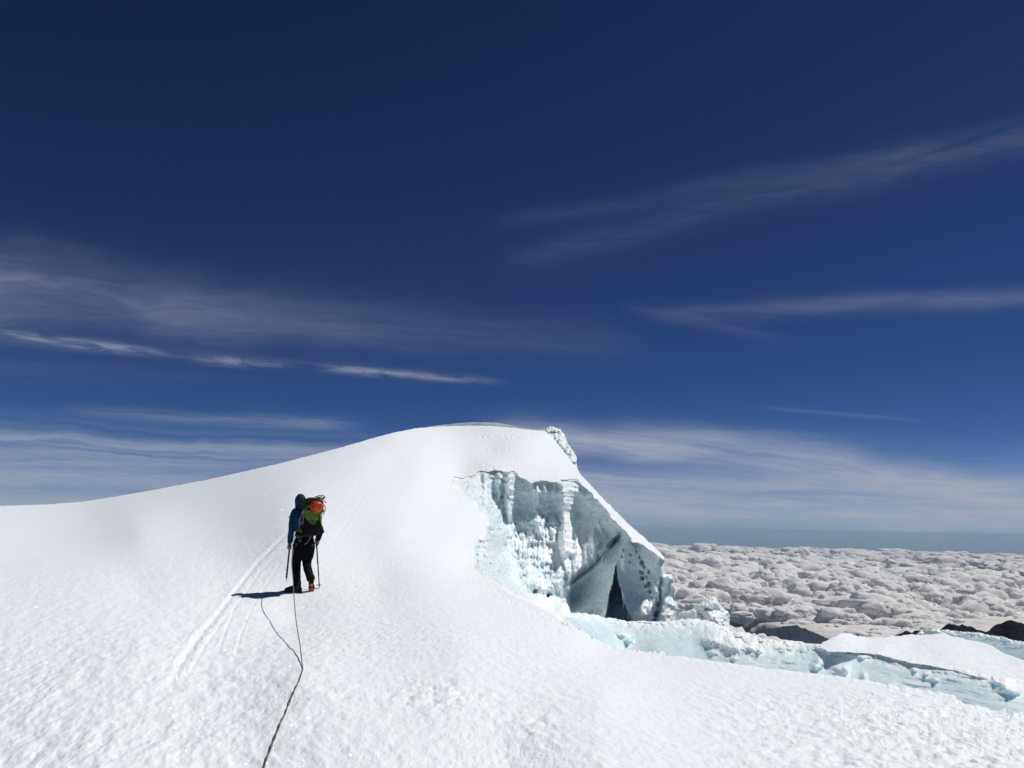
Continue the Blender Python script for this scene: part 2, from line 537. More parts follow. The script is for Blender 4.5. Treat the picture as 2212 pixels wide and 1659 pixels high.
A_CTRL = [  # image pixel -> estimated distance
    (-400, 1659, 6.6), (0, 1659, 6.1), (550, 1659, 5.75), (1106, 1659, 5.6), (1700, 1659, 5.5), (2212, 1659, 5.6), (2600, 1659, 5.8),
    (0, 2400, 2.3), (1106, 2400, 2.1), (2212, 2400, 2.15),
    (0, 1400, 10.2), (300, 1400, 9.8), (654, 1448, 8.3), (1000, 1448, 8.2), (1300, 1500, 7.6),
    (0, 1250, 17.0), (300, 1280, 14.9), (640, 1280, 14.9), (640, 1340, 12.7), (640, 1230, 16.3), (480, 1280, 14.9), (820, 1280, 14.9), (1000, 1350, 11.3),
    (0, 1150, 27.5), (-400, 1150, 27.5), (300, 1150, 22.6), (640, 1150, 18.9), (850, 1150, 19.4), (1000, 1160, 21.5),
    (-400, 1097, 46), (0, 1093, 44), (180, 1084, 41), (300, 1064, 38), (450, 1036, 35), (640, 990, 34), (850, 934, 40), (1060, 920, 46), (1178, 931, 47),
    (640, 1060, 24.5), (900, 1040, 28), (850, 1000, 31.5),
    (1236, 1000, 42), (1256, 1026, 38.5), (1294, 1068, 35), (1354, 1128, 32), (1428, 1196, 29.6),
    (1145, 1043, 34.0), (1056, 1019, 34.5), (980, 1040, 32.5), (1214, 1040, 35.0), (1309, 1104, 33), (1060, 970, 40), (1180, 980, 41),
    (1044, 1116, 27.5), (1020, 1202, 20.5), (1056, 1253, 17.5), (1145, 1303, 14.8), (1226, 1354, 12.9), (1260, 1370, 12.7), (1300, 1400, 12.2),
    (1420, 1420, 11.9), (1657, 1452, 10.6), (1890, 1483, 9.6), (2083, 1525, 8.5), (2212, 1560, 7.8), (2500, 1640, 6.4), (1500, 1500, 8.6), (1900, 1560, 7.2),
]
_wA = tps([(x, y, 1.0 / d) for x, y, d in A_CTRL])
D_A = lambda x, y: 1.0 / np.maximum(_wA(x, y), .014)


def poly_at(x, pts):
    p = np.array(pts)
    return np.interp(x, p[:, 0], p[:, 1])


xs = np.concatenate([np.arange(-640, -20, 14.), np.arange(-20, 2234, 2.1), np.arange(2234, 2700, 14.)])
N1 = 210                       # rows of the slope above the lip line, then the foreground below it
mid = np.where(xs < 1226, np.interp(xs, [-640, 0, 700, 1226], [1420, 1410, 1385, 1354]), poly_at(xs, LIP)) + noise2(xs / 17, xs * 0, 4, 5) * 3.0 * sm(1380, 1438, xs) + noise2(xs / 40, xs * 0, 2, 6) * 2 * sm(1380, 1438, xs)
top = np.where(xs < 1438, np.minimum(poly_at(xs, CREST) + noise2(xs / 9, xs * 0, 4, 8) * (1.3 + 2.6 * sm(1240, 1290, xs)), mid - 4), mid - 4)
t2 = np.concatenate([np.linspace(0, 1, 150) * .27, .27 + np.geomspace(.002, .73, 50)])
X = np.repeat(xs[None], N1 + len(t2), 0)
Y = np.concatenate([top[None] + np.linspace(0, 1, N1, endpoint=False)[:, None] * (mid - top)[None], mid[None] + t2[:, None] * (2600 - mid)[None]])
# make rows follow the ground evenly near the crest and fine in the picture
wob = noise2(X / 16, Y / 16, 3, 3) * 5.0 + noise2(X / 5, Y / 5, 2, 4) * 2.2
wobx = noise2(X / 16, Y / 16, 3, 9) * 5.0
edge_zone = sm(930, 980, X)
maskA = in_poly(X + wobx * edge_zone * (X < 1500), Y + wob * edge_zone * (X < 1500), A_POLY)
maskA[:N1, xs >= 1438] = False
D = D_A(X, Y)
P = at(X, Y, D)

TRACKS = [  # sled/ski-like runnels that lead up past the climber (image pixels), half width in m, strength
    ([(352, 1500), (395, 1425), (430, 1375), (470, 1328), (520, 1262), (560, 1212), (600, 1172), (625, 1148)], .085, 1.0),
    ([(470, 1410), (487, 1365), (505, 1318), (560, 1238), (600, 1196)], .045, .35),
    ([(505, 1430), (520, 1372), (545, 1312), (590, 1240), (612, 1205)], .04, .28),
    ([(405, 1462), (440, 1400), (480, 1345), (530, 1282)], .04, .25),
    ([(540, 1310), (575, 1262), (606, 1225)], .035, .25),
    ([(690, 1160), (730, 1110), (757, 1072), (775, 1040), (782, 1010)], .10, .2),
    ([(715, 1180), (748, 1130), (776, 1085), (793, 1045), (800, 1005)], .09, .18),
    ([(742, 1160), (770, 1120), (795, 1078), (808, 1040)], .08, .15),
    ([(560, 1215), (640, 1130), (700, 1075), (740, 1040)], .12, .15),
    ([(1020, 1240), (960, 1180), (930, 1100), (925, 1040)], .10, .08),
]
track = np.zeros_like(X); groove = np.zeros_like(X)
for pts, hw, st in TRACKS:
    x0 = min(p[0] for p in pts) - 40; x1 = max(p[0] for p in pts) + 40
    cols = np.where((xs > x0) & (xs < x1))[0]
    sl = slice(cols[0], cols[-1] + 1)
    dd, tt = dist_line(X[:, sl], Y[:, sl], pts)
    m = dd / F * D[:, sl] * 2.3
    wv = hw * (1 + .5 * noise2(X[:, sl] / 9, Y[:, sl] / 9, 2, 31))
    fade = sm(0, .12, tt) * sm(1.0, .9, tt) * st
    track[:, sl] = np.maximum(track[:, sl], np.exp(-(m / wv) ** 2) * fade)
    groove[:, sl] += (-.008 * np.exp(-(m / wv) ** 2) + .006 * np.exp(-((m - wv * 1.9) / (wv * .8)) ** 2)) * fade

PW = P.copy()
n_big = fbm(PW * .16, 3) * .025 * sm(9, 22, D)
n_mid = fbm(PW * .9 + 9, 3) * (.008 + .008 * sm(1300, 1500, Y))
c_, s_ = math.cos(R(-20)), math.sin(R(-20))
Q = np.stack([PW[..., 0] * c_ - PW[..., 1] * s_, (PW[..., 0] * s_ + PW[..., 1] * c_) * .45, PW[..., 2]], -1)
leftness = sm(900, 500, X) * sm(1105, 1230, Y)
lower = sm(1250, 1420, Y)
rip = fbm(Q * 7.0, 3, .55) * (.005 + .009 * leftness + .004 * lower + .007 * leftness * sm(1330, 1480, Y)) * sm(24, 11, D)
rip += fbm(Q * 2.6 + 3, 2) * (.004 + .004 * leftness) * sm(34, 12, D)
# coarse broken crust patches
rough = np.exp(-(((X - 960) / 110) ** 2 + ((Y - 1500) / 32) ** 2)) + .7 * np.exp(-(((X - 1160) / 60) ** 2 + ((Y - 1570) / 60) ** 2)) \
    + .9 * np.exp(-(((X - 2080) / 160) ** 2 + ((Y - 1590) / 60) ** 2)) + .6 * sm(1460, 1520, Y) * sm(1300, 1800, X)
rip += (fbm(PW * 6.5, 3, .6) * .055 - .02 * sm(.25, .5, fbm(PW * 4 + 7, 2))) * np.clip(rough, 0, 1)
near_lip = np.exp(-np.clip(Y - mid[None], 0, None) / 10) * (X > 1300)
rip += noise2(X / 15, Y / 8, 3, 12) * .012 * near_lip
# edge of the hollow: the crust breaks up and rounds over
poly_edge = ROOF_EDGE + RIM
cols = np.where((xs > 900) & (xs < 1460))[0]; sl = slice(cols[0], cols[-1] + 1)
de, _ = dist_line(X[:, sl], Y[:, sl], poly_edge)
redge = np.exp(-de / 14)
lowrim = sm(1040, 1110, Y[:, sl])
crk = np.zeros_like(X)
crk[:, sl] = (fbm(PW[:, sl] * 2.4 + 40, 4, .55) * (.03 + .06 * lowrim) + noise2(X[:, sl] / 7, Y[:, sl] / 7, 3, 44) * .05) * redge - .05 * np.exp(-de / 6) * lowrim
rip += crk
edge_k = np.ones_like(X); edge_k[:, sl] = sm(2, 16, de)


# rows of old footprints: small pits with a shaded upper wall
def pits(pts, n, rx, ry, dep, seed):
    rg = np.random.default_rng(seed)
    p = np.array(pts, float); L = np.r_[0, np.cumsum(np.hypot(*np.diff(p, axis=0).T))]
    out = []
    for s in np.linspace(0, L[-1], n):
        x = np.interp(s, L, p[:, 0]) + rg.normal() * rx * .5; y = np.interp(s, L, p[:, 1]) + rg.normal() * ry * .45
        out.append((x, y, rx * rg.uniform(.6, 1.3), ry * rg.uniform(.7, 1.3), dep * rg.uniform(.5, 1.3)))
    return out


PITS = pits([(1012, 942), (1040, 944), (1090, 944), (1140, 945), (1182, 949)], 26, 3.2, 1.5, .05, 1)
PITS += pits([(1048, 974), (1070, 971), (1095, 968)], 7, 3.4, 1.5, .05, 2)
# PITS += pits([(0, 1120), (60, 1110), (130, 1100), (250, 1082), (380, 1058), (520, 1026), (640, 996), (760, 965), (860, 940)], 90, 4.2, 1.5, .03, 3)
PITS += pits([(1050, 1004), (1070, 1010)], 4, 4, 1.6, .07, 4)
PITS += pits([(870, 1462), (905, 1478), (960, 1490), (1035, 1500)], 22, 5, 1.8, .012, 7)
PITS += pits([(560, 1560), (760, 1540), (900, 1600), (1100, 1650), (1170, 1560)], 0, 8, 4, .012, 8)
PITS += pits([(1250, 1470), (1500, 1520), (1800, 1560), (2150, 1600)], 0, 9, 3.5, .012, 9)
PITS += pits([(700, 1300), (760, 1250), (820, 1190), (850, 1120), (865, 1050)], 0, 4, 2, .02, 10)
pit = np.zeros_like(X)
for (px, py, rx, ry, dp) in PITS:
    c0 = np.searchsorted(xs, px - rx * 3); c1 = np.searchsorted(xs, px + rx * 3) + 1
    xx = X[:, c0:c1]; yy = Y[:, c0:c1]
    r2 = ((xx - px) / rx) ** 2 + ((yy - py) / ry) ** 2
    pit[:, c0:c1] += dp * (-np.exp(-r2) + .25 * np.exp(-((np.sqrt(r2) - 1.7) / .6) ** 2))
P[..., 2] += (n_big + n_mid + rip + groove + pit) * edge_k
# the climber's own prints
snow = grid_relief('snow_slope', X, Y, P, maskA, [(.35, .02), (.9, .25), (2.5, 1.6), (5, 6)], M_SNOW,
                   {'track': np.clip(track, 0, 1)}, drop=1 - 1.0 * (sm(9, 5, dist_line(X, Y, ROOF_EDGE)[0]) * (Y < 1216)), backf=1 - .97 * sm(9, 4, dist_line(X, Y, RIM)[0]))
tag(snow, kind='structure')
GX, GY, GP = X, Y, P      # kept to set things down on the snow


def snow_point(x, y):
    """point on the snow at image pixel (x, y)"""
    j = int(np.clip(np.searchsorted(xs, x), 0, len(xs) - 1))
    col = GY[:, j]
    i = int(np.argmin(np.abs(col - y)))
    i = min(max(i, 1), len(col) - 2)
    k = i if col[i] <= y else i - 1
    t = (y - col[k]) / (col[k + 1] - col[k])
    return Vector(GP[k, j] * (1 - t) + GP[k + 1, j] * t)


# snow beneath and behind the photographer
gx = np.linspace(-60, 60, 90)[None].repeat(60, 0); gy = np.linspace(-90, 3.2, 60)[:, None].repeat(90, 1)
gz = -1.72 + fbm(np.stack([gx * .1, gy * .1, gx * 0], -1), 3) * .35 * sm(0, -8, gy) - .10 * np.abs(gx) * sm(3, 30, np.abs(gx))
gz -= sm(1.2, 3.2, gy) * .25
V = np.stack([gx, gy, gz], -1)
base = grid_relief('snow_field', gx, gy, V, np.ones_like(gx, bool), None, M_SNOW2, {'track': gx * 0})
tag(base, kind='structure')

# ------------------------------------------------------------------ cornice on the summit crest
cx_ = np.arange(852, 1178, 1.6); vv = np.linspace(0, 1, 9)
CORN_TOP = [(852, 934), (878, 929), (937, 918), (997, 911.5), (1020, 910), (1071, 911), (1104, 916.5), (1137, 924), (1163, 925), (1178, 924)]
Xc = cx_[None].repeat(len(vv), 0)
tp = poly_at(Xc, CORN_TOP) + noise2(Xc / 12, Xc * 0, 3, 15) * .8
tp = tp + 2.0
bt = poly_at(Xc, CREST) + 4
Yc = tp + vv[:, None] * (bt - tp)
Dc = D_A(Xc, poly_at(Xc, CREST)) + .9 + .35 * np.sin(vv[:, None] * 3.0) + noise2(Xc / 14, Yc / 6, 3, 16) * .25
corn = grid_relief('snow_cornice', Xc, Yc, at(Xc, Yc, Dc), np.ones_like(Xc, bool), [(.3, -.02), (1.2, .15), (4, 2.5)], M_SNOW2, {'track': Xc * 0})
tag(corn, 'thin overhanging snow cornice curling along the crest of the summit dome', 'snow cornice')

# ------------------------------------------------------------------ the broken ice cliff below the dome
B_POLY = [(1437, 1204), (1437, 1241), (1443, 1239), (1452, 1241), (1456, 1250), (1454.5, 1258), (1456.6, 1266), (1454, 1278), (1450.7, 1288.5), (1457, 1298), (1464, 1305), (1466, 1315), (1462, 1330), (1462, 1380),
          (1240, 1400), (1180, 1345), (1140, 1325), (1100, 1305), (1050, 1275), (1010, 1240), (1008, 1180), (1036, 1140), (1030, 1115), (1010, 1090),
          (990, 1078), (968, 1062), (962, 1040), (975, 1020), (1010, 1010), (1060, 1004), (1100, 1003), (1130, 1015), (1150, 1026), (1215, 1024), (1252, 1024),
          (1300, 1072), (1330, 1108), (1362, 1138), (1400, 1172), (1430, 1196)]
B_CTRL = [
    (979, 1033, 32.6), (976, 1053, 31.8), (1005, 1036, 33.3), (1056, 1019, 35.0), (1110, 1019, 35.2), (1145, 1043, 34.8), (1181, 1040, 35.1), (1211, 1047, 35.2), (1247, 1038, 35.8),
    (1265, 1056, 35.3), (1295, 1083, 34.3), (1324, 1125, 33.2), (1354, 1149, 32.2), (1390, 1178, 31.0), (1434, 1214, 29.4), (1457, 1260, 29.2), (1464, 1342, 29.0),
    (1006, 1068, 30.6), (1024, 1086, 29.4), (1044, 1116, 27.8), (1020, 1200, 21.0), (1056, 1253, 18.6), (1104, 1285, 18.5), (1146, 1303, 19.0), (1193, 1324, 21.0),
    (1060, 1080, 33.4), (1080, 1130, 32.0), (1060, 1175, 25.5), (1082, 1190, 29.5), (1100, 1160, 32.8), (1098, 1235, 28.0), (1072, 1225, 23.0), (1120, 1262, 27.8), (1150, 1285, 27.8), (1140, 1235, 29.6),
    (1090, 1060, 34.3), (1150, 1090, 34.3), (1200, 1090, 34.7), (1150, 1140, 33.2), (1200, 1150, 33.6), (1250, 1100, 35.2), (1250, 1150, 34.3), (1290, 1140, 34.2), (1320, 1170, 32.9),
    (1140, 1200, 31.6), (1200, 1220, 31.6), (1240, 1200, 32.4), (1180, 1290, 29.6), (1220, 1320, 29.4), (1220, 1260, 31.0), (1270, 1260, 32.0),
    (1170, 1250, 30.4), (1175, 1275, 28.4), (1140, 1264, 26.2), (1195, 1280, 29.6), (1200, 1302, 27.8), (1165, 1296, 24.5), (1300, 1200, 31.8), (1260, 1330, 29.0), (1310, 1330, 29.0), (1320, 1260, 30.2), (1340, 1200, 30.8),
    (1370, 1230, 30.3), (1370, 1330, 29.2), (1400, 1200, 30.2), (1410, 1260, 29.7), (1420, 1330, 28.9), (1300, 1390, 30.5), (1450, 1390, 28.5),
]
_wB = tps([(x, y, 1.0 / d) for x, y, d in B_CTRL])
bx = np.arange(955, 1475, 1.15); by = np.arange(998, 1400, 1.15)
X, Y = np.meshgrid(bx, by)
D0 = 1.0 / _wB(X, Y)
_dr, _ = dist_line(X, Y, ROOF_EDGE[-4:] + RIM)
_k = np.exp(-(_dr / 9) ** 2)
D0 = D0 * (1 - _k) + (D_A(X, Y) + .03) * _k
PW = at(X, Y, D0)
wx = noise2(X / 30, Y / 30, 3, 51) * 9; wy = noise2(X / 30, Y / 30, 3, 52) * 9
Xw, Yw = X + wx, Y + wy
rec = np.zeros_like(X); white = np.full_like(X, .5)
dtop, _ = dist_line(X, Y, ROOF_EDGE)
drim, _ = dist_line(X, Y, RIM)
# undercut just below the snow edge, then vertical shaded panels whose feet end raggedly
panel_x = noise2(X / 34, X * 0, 3, 60) * 26 + noise2(X / 9, X * 0, 2, 61) * 15
foot = poly_at(X, [(1040, 1090), (1058, 1118), (1075, 1110), (1092, 1060), (1108, 1125), (1125, 1180), (1150, 1155), (1175, 1115), (1200, 1150), (1222, 1120), (1245, 1150), (1268, 1160), (1290, 1120), (1310, 1170), (1330, 1172), (1350, 1180)]) + panel_x * .5
upper = sm(foot + 5, foot - 5, Y + wy * .4) * sm(1038, 1056, X) * sm(1400, 1350, X)
rec += upper * (.10 + .003 * np.clip(dtop, 0, 80)) * sm(0, 5, dtop)
rec += .30 * np.exp(-dtop / 10) * sm(0, 4, dtop) * sm(1040, 1070, X)
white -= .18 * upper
# hanging ribs that divide the panels
for (rx_, w_, a_, y0, y1) in [(1098, 9, 1.1, 1015, 1120), (1078, 6, .5, 1020, 1090), (1216, 12, 1.25, 1040, 1200), (1161, 5, .5, 1045, 1090), (1150, 4, .5, 1040, 1080), (1178, 4, .4, 1040, 1075), (1196, 4, .35, 1040, 1070), (1050, 8, .7, 1020, 1110)]:
    rib = np.exp(-((X - rx_ - (Y - y0) * .03 + wx * .5 + noise2(Y / 9, Y * 0, 2, rx_) * 3) / w_) ** 2) * sm(y0 - 4, y0 + 6, Y) * sm(y1 + 12, y1 - 12, Y)
    rec -= rib * a_; white += rib * .4
# fluted curtains below: vertical flutes, thin strata
cur = sm(foot - 4, foot + 8, Y) * sm(1345, 1315, Y + 0 * X) * sm(1085, 1110, X) * sm(1262, 1236, X + (Y - 1200) * .1)
flute = fbm(np.stack([X / 8.5 + wx * .08, Y / 70, X * 0], -1), 4, .6)
rec -= cur * flute * .32
arc = Y - .00045 * (X - 1190) ** 2 * -1 + wy * .35
strat = np.sin(arc / 3.6 + noise2(X / 40, Y / 12, 2, 71) * 1.8) * .5 + np.sin(arc / 1.7 + 1) * .25
rec += strat * .12 * sm(1150, 1175, Y) * sm(1275, 1240, Y) * sm(1095, 1130, X) * sm(1262, 1225, X)
rec += np.sin(arc / 5.5 + noise2(X / 50, Y / 20, 2, 72) * 3) * .07 * upper + (fbm(np.stack([X / 26 + Y / 60, (Y - X * .15) / 8.0, X * 0 + 7], -1), 4, .6)) * .20 * upper
# jagged leaf-like fins
for (fx, fy, hw_, hh_, a_) in [(1165, 1128, 16, 22, .5), (1195, 1132, 14, 24, .55), (1283, 1172, 12, 30, .9), (1302, 1188, 15, 18, .7), (1222, 1180, 12, 40, .6), (1243, 1195, 12, 38, .5), (1172, 1275, 15, 30, .7),
                               (1207, 1255, 13, 34, .7), (1190, 1300, 11, 20, .6), (1225, 1315, 10, 26, .7), (1128, 1175, 14, 30, .35), (1140, 1215, 12, 34, .35), (1270, 1190, 8, 30, .4)]:
    u = (Xw - fx) / hw_; v = (Yw - fy) / hh_
    fin = np.clip(1 - np.abs(u) - np.clip(-v, 0, 9) * 1.0 - np.clip(v, 0, 9) * .55, 0, 1)
    rec -= np.sqrt(fin) * a_; white += np.sqrt(fin) * .45
# the crack that runs up to the right and the smooth slab below it
crack, ct = dist_line(X + wx * .4, Y + wy * .4, [(1222, 1268), (1262, 1238), (1296, 1208), (1322, 1180), (1338, 1160)])
side = ((X - 1222) * (1160 - 1268) - (Y - 1268) * (1338 - 1222)) / 158.5      # >0 above the crack
slab = sm(-6, 6, -side) * sm(1220, 1232, X) * sm(1352, 1338, X)
rec += .6 * np.exp(-(crack / 3.2) ** 2) * sm(0, .1, ct)
rec += .9 * sm(10, -2, side) * sm(-70, -4, side) * sm(1222, 1236, X) * sm(1350, 1335, X) * .8
rec += np.sin((side + wy * .5) / 4.2) * .035 * slab * sm(-90, -20, side)
rec -= .5 * np.exp(-((X - 1229) / 3.5) ** 2) * sm(1210, 1240, Y)
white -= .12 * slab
# dark cleft
CLEFT = [(1331.8, 1217), (1334, 1250), (1339, 1265), (1346.3, 1281), (1348.5, 1299), (1356, 1318), (1366, 1345), (1370, 1400), (1300, 1400), (1308, 1337), (1316, 1285), (1324, 1258.5), (1328.4, 1229.5)]
Xj = X + noise2(X / 5, Y / 5, 2, 81) * 1.8; Yj = Y + noise2(X / 5, Y / 5, 2, 82) * 1.8
incl = in_poly(Xj, Yj, CLEFT)
dcl, _ = dist_line(Xj, Yj, CLEFT, True)
cleft = np.where(incl, sm(0, 2.2, dcl), 0)
rec -= .35 * np.exp(-dcl / 5) * (~incl)
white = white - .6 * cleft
# pillar at the right: pitted, with a rounded outer edge
pil = sm(1340, 1362, X - (Y - 1200) * .08) * sm(1168, 1190, Y)
for (hx, hy, hr, hd) in [(1386, 1216, 5.5, .9), (1391, 1224, 4, .8), (1383, 1235, 3.5, .6), (1388, 1238, 4, .7), (1388, 1249, 5, .9), (1397, 1247, 3, .5), (1401, 1236, 3.5, .6), (1402, 1262, 5, .8), (1396, 1266, 3.5, .5),
                         (1404, 1278, 4, .5), (1375, 1192, 2.6, .8), (1382, 1205, 2.6, .6), (1347, 1190, 4, .8), (1344, 1203, 3.5, .6), (1362, 1198, 3, .4), (1416, 1326, 6, .9), (1420, 1306, 5, .6), (1412, 1340, 5, .9), (1360, 1215, 3, .4)]:
    hm = np.exp(-(((Xw * .3 + X * .7 - hx) / hr) ** 2 + ((Yw * .3 + Y * .7 - hy) / (hr * 1.15)) ** 2))
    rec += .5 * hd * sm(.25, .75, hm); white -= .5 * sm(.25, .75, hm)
rec += .8 * np.exp(-(((X - 1372 - (Y - 1178) * .4) / 12) ** 2 + ((Y - 1180) / 8) ** 2))          # hollow under the roof
rec += .4 * np.exp(-(((X - 1328 + (Y - 1165) * .8) / 5) ** 2 + ((Y - 1165) / 16) ** 2))
gul = np.exp(-((X - 1424 - noise2(Y / 20, Y * 0, 2, 83) * 5 + (Y - 1290) * .12) / 5) ** 2) * sm(1235, 1260, Y)
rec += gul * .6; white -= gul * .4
rec -= .8 * np.exp(-(((X - 1449) / 8) ** 2 + ((Y - 1250) / 8) ** 2))
# lumpy rim on the left
white -= .24 * sm(1140, 1070, X)
rimz = np.exp(-drim / 30) * sm(1040, 1075, Y + 0 * X)
rb = bubbles(X / 17 + 3, Y / 21, 5) + .5 * bubbles(X / 8, Y / 9, 9)
rec -= rimz * (rb - .55) * 1.7
white += rimz * ((rb - .75) * .8 - .22) + .6 * np.exp(-np.minimum(drim, dtop + 99 * (X > 1030)) / 6)  # gaps between the lumps are coloured bluer to stand in for shade
rec -= (fbm(np.stack([X / 6, Y / 45, X * 0], -1), 3, .6)) * .35 * sm(1060, 1080, X) * sm(1120, 1100, X) * sm(1090, 1130, Y)
# general roughness
rec -= fbm(PW * .55 + 5, 5, .52) * .75 * (1 - .55 * slab)
rec -= fbm(np.stack([X / 13, Y / 26, X * 0 + 4], -1), 4, .6, ridged=True) * .10 * (1 - .6 * slab)
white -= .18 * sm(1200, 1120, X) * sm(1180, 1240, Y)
rec -= fbm(PW * 4, 3, .5) * .035
_rz = sm(1040, 1060, X) * sm(1205, 1180, X) * sm(1120, 1160, Y)
rec -= (fbm(np.stack([X / 11 + wx * .1, Y / 22, X * 0 + 2], -1), 4, .55, ridged=True) - .2) * .24 * _rz + (bubbles(X / 18, Y / 24, 91) - .5) * .16 * _rz + fbm(np.stack([X / 5.5, Y / 40, X * 0 + 9], -1), 3, .55) * .20 * _rz
white += .30 * _rz * fbm(np.stack([X / 14, Y / 26, X * 0 + 5], -1), 4, .6)
_er, _ = dist_line(X, Y, ROOF_EDGE[-4:] + RIM)
rec = rec * (1 - 1.0 * np.exp(-(_er / 9) ** 2))
D = D0 + rec + cleft * 5.5
_out = in_poly(X, Y, A_POLY)
_ed = np.minimum(dtop, drim)
D = np.where(_out, D_A(X, Y) + .03 + .012 * _ed, D)
D = D + sm(4, 0, dtop) * .15
# outer edges round backwards
do, _ = dist_line(X, Y, B_POLY[:16] + [(1462, 1380)])
D += 1.2 * np.exp(-do / 4)
maskB = in_poly(X + noise2(X / 6, Y / 6, 2, 91) * 2.4, Y + noise2(X / 6, Y / 6, 2, 92) * 2.4, B_POLY)
PB = at(X, Y, D)
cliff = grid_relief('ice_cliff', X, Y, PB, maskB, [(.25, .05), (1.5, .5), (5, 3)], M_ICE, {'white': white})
tag(cliff, 'tall broken ice cliff hollowed out of the snow dome, with a narrow dark cleft', 'ice cliff')


# ------------------------------------------------------------------ free-standing lumps and walls of ice
def ice_body(name, poly, dfun, mat, step=1.3, bulge=1.0, bw=10, jit=2.0, seed=1, relief=None, back=((.3, .05), (1.2, .5), (3, 2)), label=None, cat=None, wfun=None, attr='white', kind=None, jscale=5):
    p = np.array(poly)
    X, Y = np.meshgrid(np.arange(p[:, 0].min() - 6, p[:, 0].max() + 6, step), np.arange(p[:, 1].min() - 6, p[:, 1].max() + 6, step))
    mask = in_poly(X + noise2(X / jscale, Y / jscale, 3, seed) * jit, Y + noise2(X / jscale, Y / jscale, 3, seed + .5) * jit, poly)
    de, _ = dist_line(X, Y, poly, True)
    D = dfun(X, Y) + bulge * np.exp(-de / bw)
    if relief: D = D - relief(X, Y, at(X, Y, D))
    w = wfun(X, Y) if wfun else np.full_like(X, .5)
    o = grid_relief(name, X, Y, at(X, Y, D), mask, back, mat, {attr: w})
    return tag(o, label, cat, kind=kind)


ice_body('summit_ice', [(1174, 931), (1187, 919.5), (1198, 922), (1211, 927), (1220, 937), (1224, 950), (1229, 961), (1240, 975), (1247, 988), (1246, 1000), (1249, 1012), (1256, 1030), (1250, 1036), (1228, 1005), (1210, 985), (1190, 962)],
         lambda x, y: 49.3 - (y - 925) * .066 - (x - 1174) * .02, M_ICE_FAR, 1.1, 1.2, 5, 2.2, 21,
         lambda x, y, p: (bubbles(x / 8, y / 11, 3) - .5) * 1.0 + noise2(x / 5, y / 14, 3, 7) * .6,
         label='broken ice blocks on the far right shoulder of the summit, pale blue-white', cat='ice block', back=((.4, .1), (2, 1), (6, 5)))

C_TOP = [(1216, 1345), (1225.8, 1332), (1246, 1326.6), (1268, 1329), (1290.5, 1332), (1308, 1336.7), (1353, 1344.5), (1420, 1345.6), (1460, 1343), (1487, 1340), (1509, 1339), (1543, 1347.8), (1587, 1369),
         (1604, 1369), (1620.9, 1373.5), (1646, 1383.5), (1666.7, 1385.4), (1732, 1390), (1771, 1396), (1791.7, 1403), (1850, 1408), (1896, 1412), (1970, 1431), (2059.5, 1442), (2119, 1460), (2193.5, 1472), (2300, 1495), (2700, 1580)]
C_CTRL = [(1226, 1335, 14.4), (1226, 1352, 13.6), (1300, 1336, 16.4), (1300, 1400, 15.2), (1420, 1345, 16.5), (1420, 1420, 15.2), (1509, 1340, 16.4), (1509, 1430, 14.7), (1587, 1369, 15.2), (1600, 1445, 13.6),
          (1666, 1385, 14.4), (1666, 1450, 13.2), (1771, 1396, 13.8), (1771, 1465, 12.6), (1896, 1412, 13.2), (1896, 1485, 11.7), (2059, 1442, 11.9), (2059, 1520, 10.4), (2212, 1475, 10.7), (2212, 1560, 9.1),
          (2600, 1560, 8.6), (2600, 1660, 7.4), (1300, 1480, 14.8), (1896, 1560, 11.2), (2300, 1640, 8.8)]
_wC = tps([(x, y, 1 / d) for x, y, d in C_CTRL])
cxs = np.concatenate([np.arange(1214, 2240, 1.5), np.arange(2240, 2700, 12)])
tv = np.linspace(0, 1, 100) ** 1.25
ctop = poly_at(cxs, C_TOP)
crust = (noise2(cxs / 9, cxs * 0, 4, 101, gain=.5) * 5 + noise2(cxs / 32, cxs * 0, 2, 102) * 4) * sm(1214, 1235, cxs) * np.interp(cxs, [1200, 1700, 1790, 2700], [1, .75, .5, .5])
cbot = np.maximum(poly_at(cxs, LIP), 1352) + 75
X = cxs[None].repeat(len(tv), 0)
Y = (ctop + crust)[None] + tv[:, None] * (cbot - ctop - crust)[None]
D = 1 / _wC(X, Y)
PW = at(X, Y, D)
dy_ = Y - (ctop)[None]
crustz = np.exp(-np.clip(dy_, 0, None) / np.interp(X, [1200, 1480, 1600, 1800, 2212], [11, 15, 26, 16, 18]))
